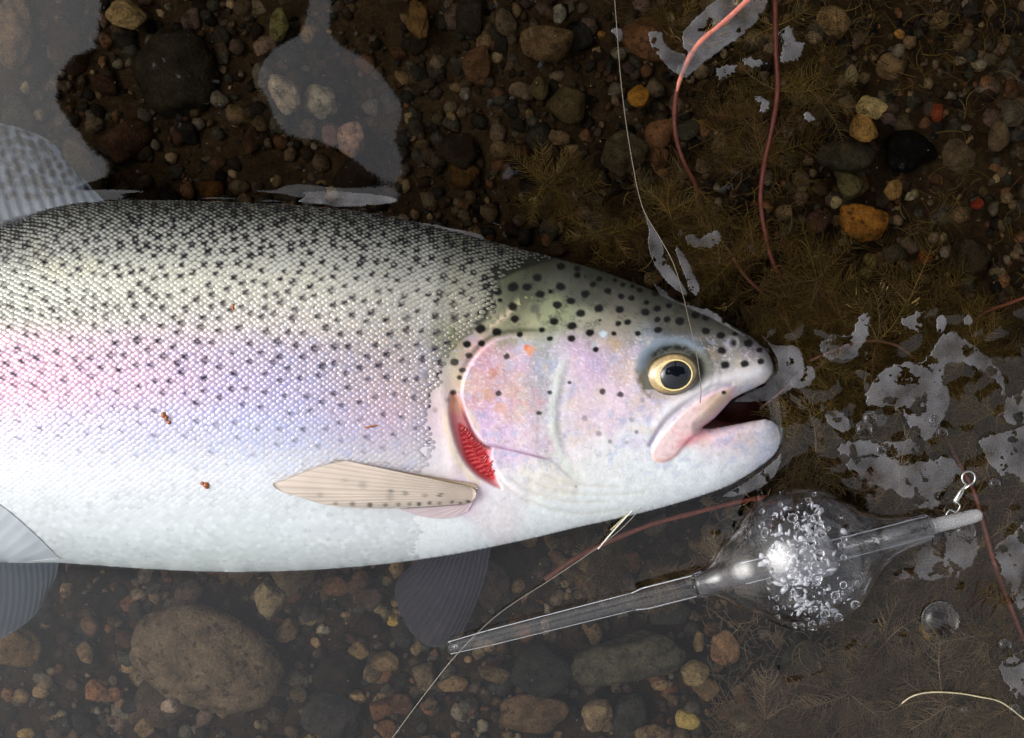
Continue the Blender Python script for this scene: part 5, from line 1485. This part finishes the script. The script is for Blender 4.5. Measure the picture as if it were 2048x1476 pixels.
mr_ = N(nt, 'ShaderNodeMapRange'); mr_.inputs['From Min'].default_value = .35; mr_.inputs['From Max'].default_value = .65; mr_.inputs['To Min'].default_value = .25; mr_.inputs['To Max'].default_value = .75
nt.links.new(ge_.outputs['Position'], nz_.inputs['Vector']); nt.links.new(nz_.outputs['Fac'], mr_.inputs['Value']); nt.links.new(mr_.outputs[0], mx_.inputs[0])
nt.links.new(t_.outputs[0], mx_.inputs[1]); nt.links.new(p_.outputs[0], mx_.inputs[2]); nt.links.new(mx_.outputs[0], o_.inputs['Surface'])
lathe('glare_plug', [(-66, 10), (-62, 34), (-50, 42), (0, 44), (44, 42), (54, 36), (58, 10)], m_glare, flo, 32, z0=0.006)  # plug coloured milky white to imitate sky glare inside the bubble
M_EDGE_GLINT = principled('edge_glint_white', color=rgba((196, 198, 202)), rough=.25, spec=.6, alpha=.8)  # pale rods added to imitate the bright edge lines of the tube
for sg_ in (-1, 1):
    for (s0, s1, r0_, r1_) in ((-722, -640, 12, 15), (-640, -345, 15, 17), (-345, -322, 17, 21), (-322, -200, 21, 21), (-120, 262, 21, 21)):
        ss_ = np.linspace(s0, s1, 12); rr_ = np.linspace(r0_, r1_, 12) * sg_
        x_ = FLC[0] + AX[0] * ss_ + NV[0] * rr_; y_ = FLC[1] + AX[1] * ss_ + NV[1] * rr_
        W_ = np.stack([(x_ - 1024) * S, (738 - y_) * S, np.full(12, .004)], -1)
        V_, Q_, T_ = tube_arrays(W_, .00026 if s0 > -350 else .00018, 6)
        link('painted_edge_glint', make_mesh('painted_edge_glint', V_, [Q_, T_], M_EDGE_GLINT), flo)
# drops of water and painted highlight flecks inside the bubble
acc = Acc(); rd = random.Random(4)
Vi, Fi = ico(2)
for k in range(110):
    u = rd.gauss(-25, 45); th = rd.gauss(1.57, .75) if rd.random() < .7 else rd.uniform(.1, 3.0)
    if abs(u) > 110: continue
    rr = sph(u) - 8; r0 = rd.choice([2.5, 3, 3.5, 4.5, 6, 8]) * S
    x = FLC[0] + AX[0] * u + NV[0] * rr * math.cos(th); y = FLC[1] + AX[1] * u + NV[1] * rr * math.cos(th)
    c = np.array([(x - 1024) * S, (738 - y) * S, 0.004 + rr * math.sin(th) * S - r0 * .3])
    acc.add(Vi * r0 * np.array([rd.uniform(.8, 1.4), rd.uniform(.8, 1.4), .7]) + c, None, Fi)
o = link('water_drops', acc.mesh('water_drops', M_DROP), flo); o['kind'] = 'stuff'
acc = Acc(); Vi, Fi = ico(1)  # white flecks added to imitate broken highlights in the bubble
for k in range(260):
    top_ = rd.random() < .6
    u = rd.gauss(-28 if top_ else 0, 26 if top_ else 45); w_ = rd.gauss(-10, 40) if top_ else rd.gauss(86, 16) * (1 if rd.random() < .7 else -1)
    if u * u + w_ * w_ > 112 ** 2: continue
    zz_ = math.sqrt(max(0, 118 ** 2 - u * u - w_ * w_)) * .75
    x = FLC[0] + AX[0] * u - NV[0] * w_; y = FLC[1] + AX[1] * u - NV[1] * w_
    r0 = rd.choice([1.2, 1.6, 2.2, 3.0, 4.5]) * S; a = rd.uniform(0, 3.14)
    W = Vi * np.array([rd.uniform(.8, 2.6), rd.uniform(.5, 1.2), .5]) * r0 * (1 + .5 * RNG.random((len(Vi), 1)))
    W = np.stack([W[:, 0] * math.cos(a) - W[:, 1] * math.sin(a), W[:, 0] * math.sin(a) + W[:, 1] * math.cos(a), W[:, 2]], -1)
    acc.add(W + np.array([(x - 1024) * S, (738 - y) * S, .004 + zz_ * S]), None, Fi)
o = link('painted_glints', acc.mesh('painted_glints', principled('painted_glints', color=rgba((232, 234, 238)), rough=.15, spec=.8, coat=.5, alpha=.75)), flo); o['kind'] = 'stuff'
# swivel: ring, barrel, clip
m_steel = principled('steel', color=(.62, .6, .56, 1), rough=.22, metallic=1.0); m_black = principled('black_nickel', color=(.03, .028, .025, 1), rough=.3, metallic=.6)
sw = empty('swivel', P(1915, 985, .006), 'small steel barrel swivel with a wire ring on the float tip', 'swivel')
a_ = np.linspace(R(250), R(-70), 30)
pts = [(1925, 980)] + [(1937 + 13 * math.cos(t), 956 - 13.5 * math.sin(t)) for t in a_] + [(1929, 978)]
pts = np.array(pts); V_, Q_, T_ = tube_arrays(PX(pts[:, 0], pts[:, 1], np.full(len(pts), .008)), .0004, 8)
link('ring', make_mesh('ring', V_, [Q_, T_], m_steel), sw)
pts = np.array([(1926, 976), (1922, 984), (1912, 1000), (1908, 1006)]); V_, Q_, T_ = tube_arrays(PX(pts[:, 0], pts[:, 1], np.full(4, .0075)), np.array([4.2, 5.6, 5.6, 4]) * S, 12)
link('barrel', make_mesh('barrel', V_, [Q_, T_], m_steel), sw)
for q, pp in enumerate(([(1909, 1004), (1893, 1012), (1889, 1024), (1898, 1028), (1904, 1018), (1914, 1018), (1926, 1024)], [(1912, 1004), (1920, 1012), (1912, 1024), (1900, 1020), (1892, 1030)])):
    c = catmull(pp, 6); V_, Q_, T_ = tube_arrays(PX(c[:, 0], c[:, 1], np.full(len(c), .008 + .001 * q)), .00034, 8)
    link('clip_wire', make_mesh('clip_wire', V_, [Q_, T_], m_black if q == 0 else m_steel), sw)

# ------------------------------------------------------------------ bubbles, specks
def bubble(x, y, r, label, name='air_bubble'):
    V, F = ico(3); V = V.copy(); V[:, 2] = np.where(V[:, 2] > 0, V[:, 2] * .55, V[:, 2] * .1)
    o = link(name, make_mesh(name, V * r * S, F, M_DROP)); o.location = P(x, y, .0012)
    tag(o, label, 'bubble', 'air bubbles on the water')
for x, y, r, lb in [(1728, 858, 17, 'round air bubble left of the star shaped reflection'), (1740, 836, 15, 'air bubble above the round bubble by the star reflection'), (1868, 842, 13, 'air bubble at the tip of the star shaped reflection'),
                    (1884, 866, 12, 'lower air bubble under the star shaped reflection'), (1762, 900, 11, 'air bubble on the long ragged reflection'), (1880, 1240, 38, 'broad water dome over the golden brown stone'), (1930, 1062, 22, 'air bubble under the float tip'),
                    (1990, 968, 12, 'small air bubble right of the swivel ring'), (2010, 1290, 13, 'air bubble low at the right edge'), (1330, 1205, 6, 'tiny air bubble on the upright weed clump'), (1928, 1420, 7, 'tiny air bubble above the straw strand'), (2030, 1420, 12, 'air bubble in the bottom right corner')]:
    bubble(x, y, r, lb)
m_rust = principled('rust_debris', color=rgba((150, 84, 30)), rough=.5, coat=.4, noise_amt=.4, noise_scale=900)
def speck(x, y, parts, label, col=None):
    acc = Acc(); V, F = ico(2)
    for (dx, dy, a, b) in parts:
        z = ZC + float(height(np.array([x + dx]), np.array([y + dy]), False)[0]) * S + .0006
        acc.add(V * np.array([a, b, min(a, b) * .6]) * S + np.array(P(x + dx, y + dy, z)), None, F)
    tag(link('debris_fleck', acc.mesh('debris_fleck', m_rust)), label, 'debris', 'brown flecks on the fish')
speck(330, 836, [(-3, -6, 5, 6), (2, 0, 3.5, 7), (8, 9, 4, 4)], 'reddish brown fleck on the lavender flank')
speck(410, 970, [(-5, -3, 4.5, 3.5), (2, 0, 6, 5.5), (4, 5, 4, 3)], 'amber fleck on the white belly')
speck(742, 853, [(-9, 2, 5, 1.8), (0, 0, 6, 2), (8, -2, 5, 1.8)], 'thin orange splinter on the flank above the pectoral fin')
speck(466, 614, [(0, -3, 3, 3.5), (0, 3, 3.2, 3.5)], 'tiny orange fleck among the cream scales')
acc = Acc(); rs = random.Random(2)
Vs_, Fs_ = ico(1)
for k in range(420):
    x, y = rs.uniform(0, 2048), rs.uniform(0, 1476)
    if on_fish(x, y): continue
    acc.add(Vs_ * rs.choice([.7, .8, 1.0, 1.0, 1.5]) * S + np.array(P(x, y, -rs.uniform(.001, .03))), None, Fs_, lin((206, 196, 170)))
tag(link('silt_specks', acc.mesh('silt_specks', principled('silt', attr=True, rough=.6))), 'tiny pale silt specks suspended in the water', 'silt', kind='stuff')

# ------------------------------------------------------------------ unseen tree added to darken the reflection
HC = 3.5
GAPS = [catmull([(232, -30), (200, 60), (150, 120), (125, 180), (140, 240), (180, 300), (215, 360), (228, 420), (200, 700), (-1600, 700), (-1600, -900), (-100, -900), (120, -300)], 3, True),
        catmull([(612, -60), (585, 35), (540, 70), (512, 100), (522, 145), (548, 178), (570, 250), (594, 284), (640, 302), (700, 322), (792, 342), (802, 262), (814, 222), (790, 180), (742, 130), (692, 88), (660, 40), (640, -60)], 4, True)]  # crown gaps shaped so bright sky shows in the reflection
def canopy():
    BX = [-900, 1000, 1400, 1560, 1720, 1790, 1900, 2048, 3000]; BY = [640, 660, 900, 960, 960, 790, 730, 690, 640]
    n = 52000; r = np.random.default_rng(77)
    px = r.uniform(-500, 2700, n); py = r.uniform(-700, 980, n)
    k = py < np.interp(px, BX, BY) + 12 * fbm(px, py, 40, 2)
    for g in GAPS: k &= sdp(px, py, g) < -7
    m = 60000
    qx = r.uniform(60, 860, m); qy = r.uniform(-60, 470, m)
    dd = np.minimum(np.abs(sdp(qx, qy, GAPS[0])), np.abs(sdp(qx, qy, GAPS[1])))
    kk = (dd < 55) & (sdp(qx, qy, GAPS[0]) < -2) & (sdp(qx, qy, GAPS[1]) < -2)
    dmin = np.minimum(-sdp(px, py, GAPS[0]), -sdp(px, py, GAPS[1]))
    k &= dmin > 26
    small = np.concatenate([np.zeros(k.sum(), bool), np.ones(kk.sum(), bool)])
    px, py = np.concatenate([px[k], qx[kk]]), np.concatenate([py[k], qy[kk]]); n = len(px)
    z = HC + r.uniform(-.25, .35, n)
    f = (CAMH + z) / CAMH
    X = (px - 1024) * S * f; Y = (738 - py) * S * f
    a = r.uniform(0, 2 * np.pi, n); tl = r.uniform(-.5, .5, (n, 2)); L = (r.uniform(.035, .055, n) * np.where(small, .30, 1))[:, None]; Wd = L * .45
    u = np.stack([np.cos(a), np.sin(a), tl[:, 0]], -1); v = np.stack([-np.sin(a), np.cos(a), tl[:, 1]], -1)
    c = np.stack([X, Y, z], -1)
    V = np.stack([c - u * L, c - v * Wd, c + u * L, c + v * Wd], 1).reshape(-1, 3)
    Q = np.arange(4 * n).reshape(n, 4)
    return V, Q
tree = empty('added_tree', (0.4, 3.4, 0.2), 'unseen dark leafy tree added over the water to darken its reflection', 'tree')
m_leaf = principled('added_tree_leaf', color=(.035, .05, .015, 1), rough=.6, spec=.2, noise_amt=.3, noise_scale=3)
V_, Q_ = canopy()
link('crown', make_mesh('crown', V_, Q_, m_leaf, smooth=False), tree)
m_bark = principled('added_tree_bark', color=(.06, .045, .03, 1), rough=.9, noise_amt=.4, noise_scale=20, bump=1, bump_scale=40)
tp = np.array([(0.4, 3.4, 0.1), (0.42, 3.3, .9), (.5, 3.0, 1.9), (.55, 2.4, 2.9), (.6, 1.6, 3.5), (.55, .9, 3.75)])
V_, Qt_, Tt_ = tube_arrays(catmull(tp, 6), np.linspace(.17, .03, 31), 12)
link('added_tree_trunk', make_mesh('added_tree_trunk', V_, [Qt_, Tt_], m_bark), tree)
for k, tp in enumerate(([(.5, 3.0, 1.9), (-.1, 2.4, 2.9), (-.7, 1.6, 3.6), (-1.1, 1.0, 3.75)], [(.55, 2.4, 2.9), (1.2, 1.8, 3.5), (1.8, 1.1, 3.75)])):
    c = catmull(np.array(tp), 6); V_, Qt_, Tt_ = tube_arrays(c, np.linspace(.08, .02, len(c)), 10)
    link('added_tree_limb', make_mesh('added_tree_limb', V_, [Qt_, Tt_], m_bark), tree)
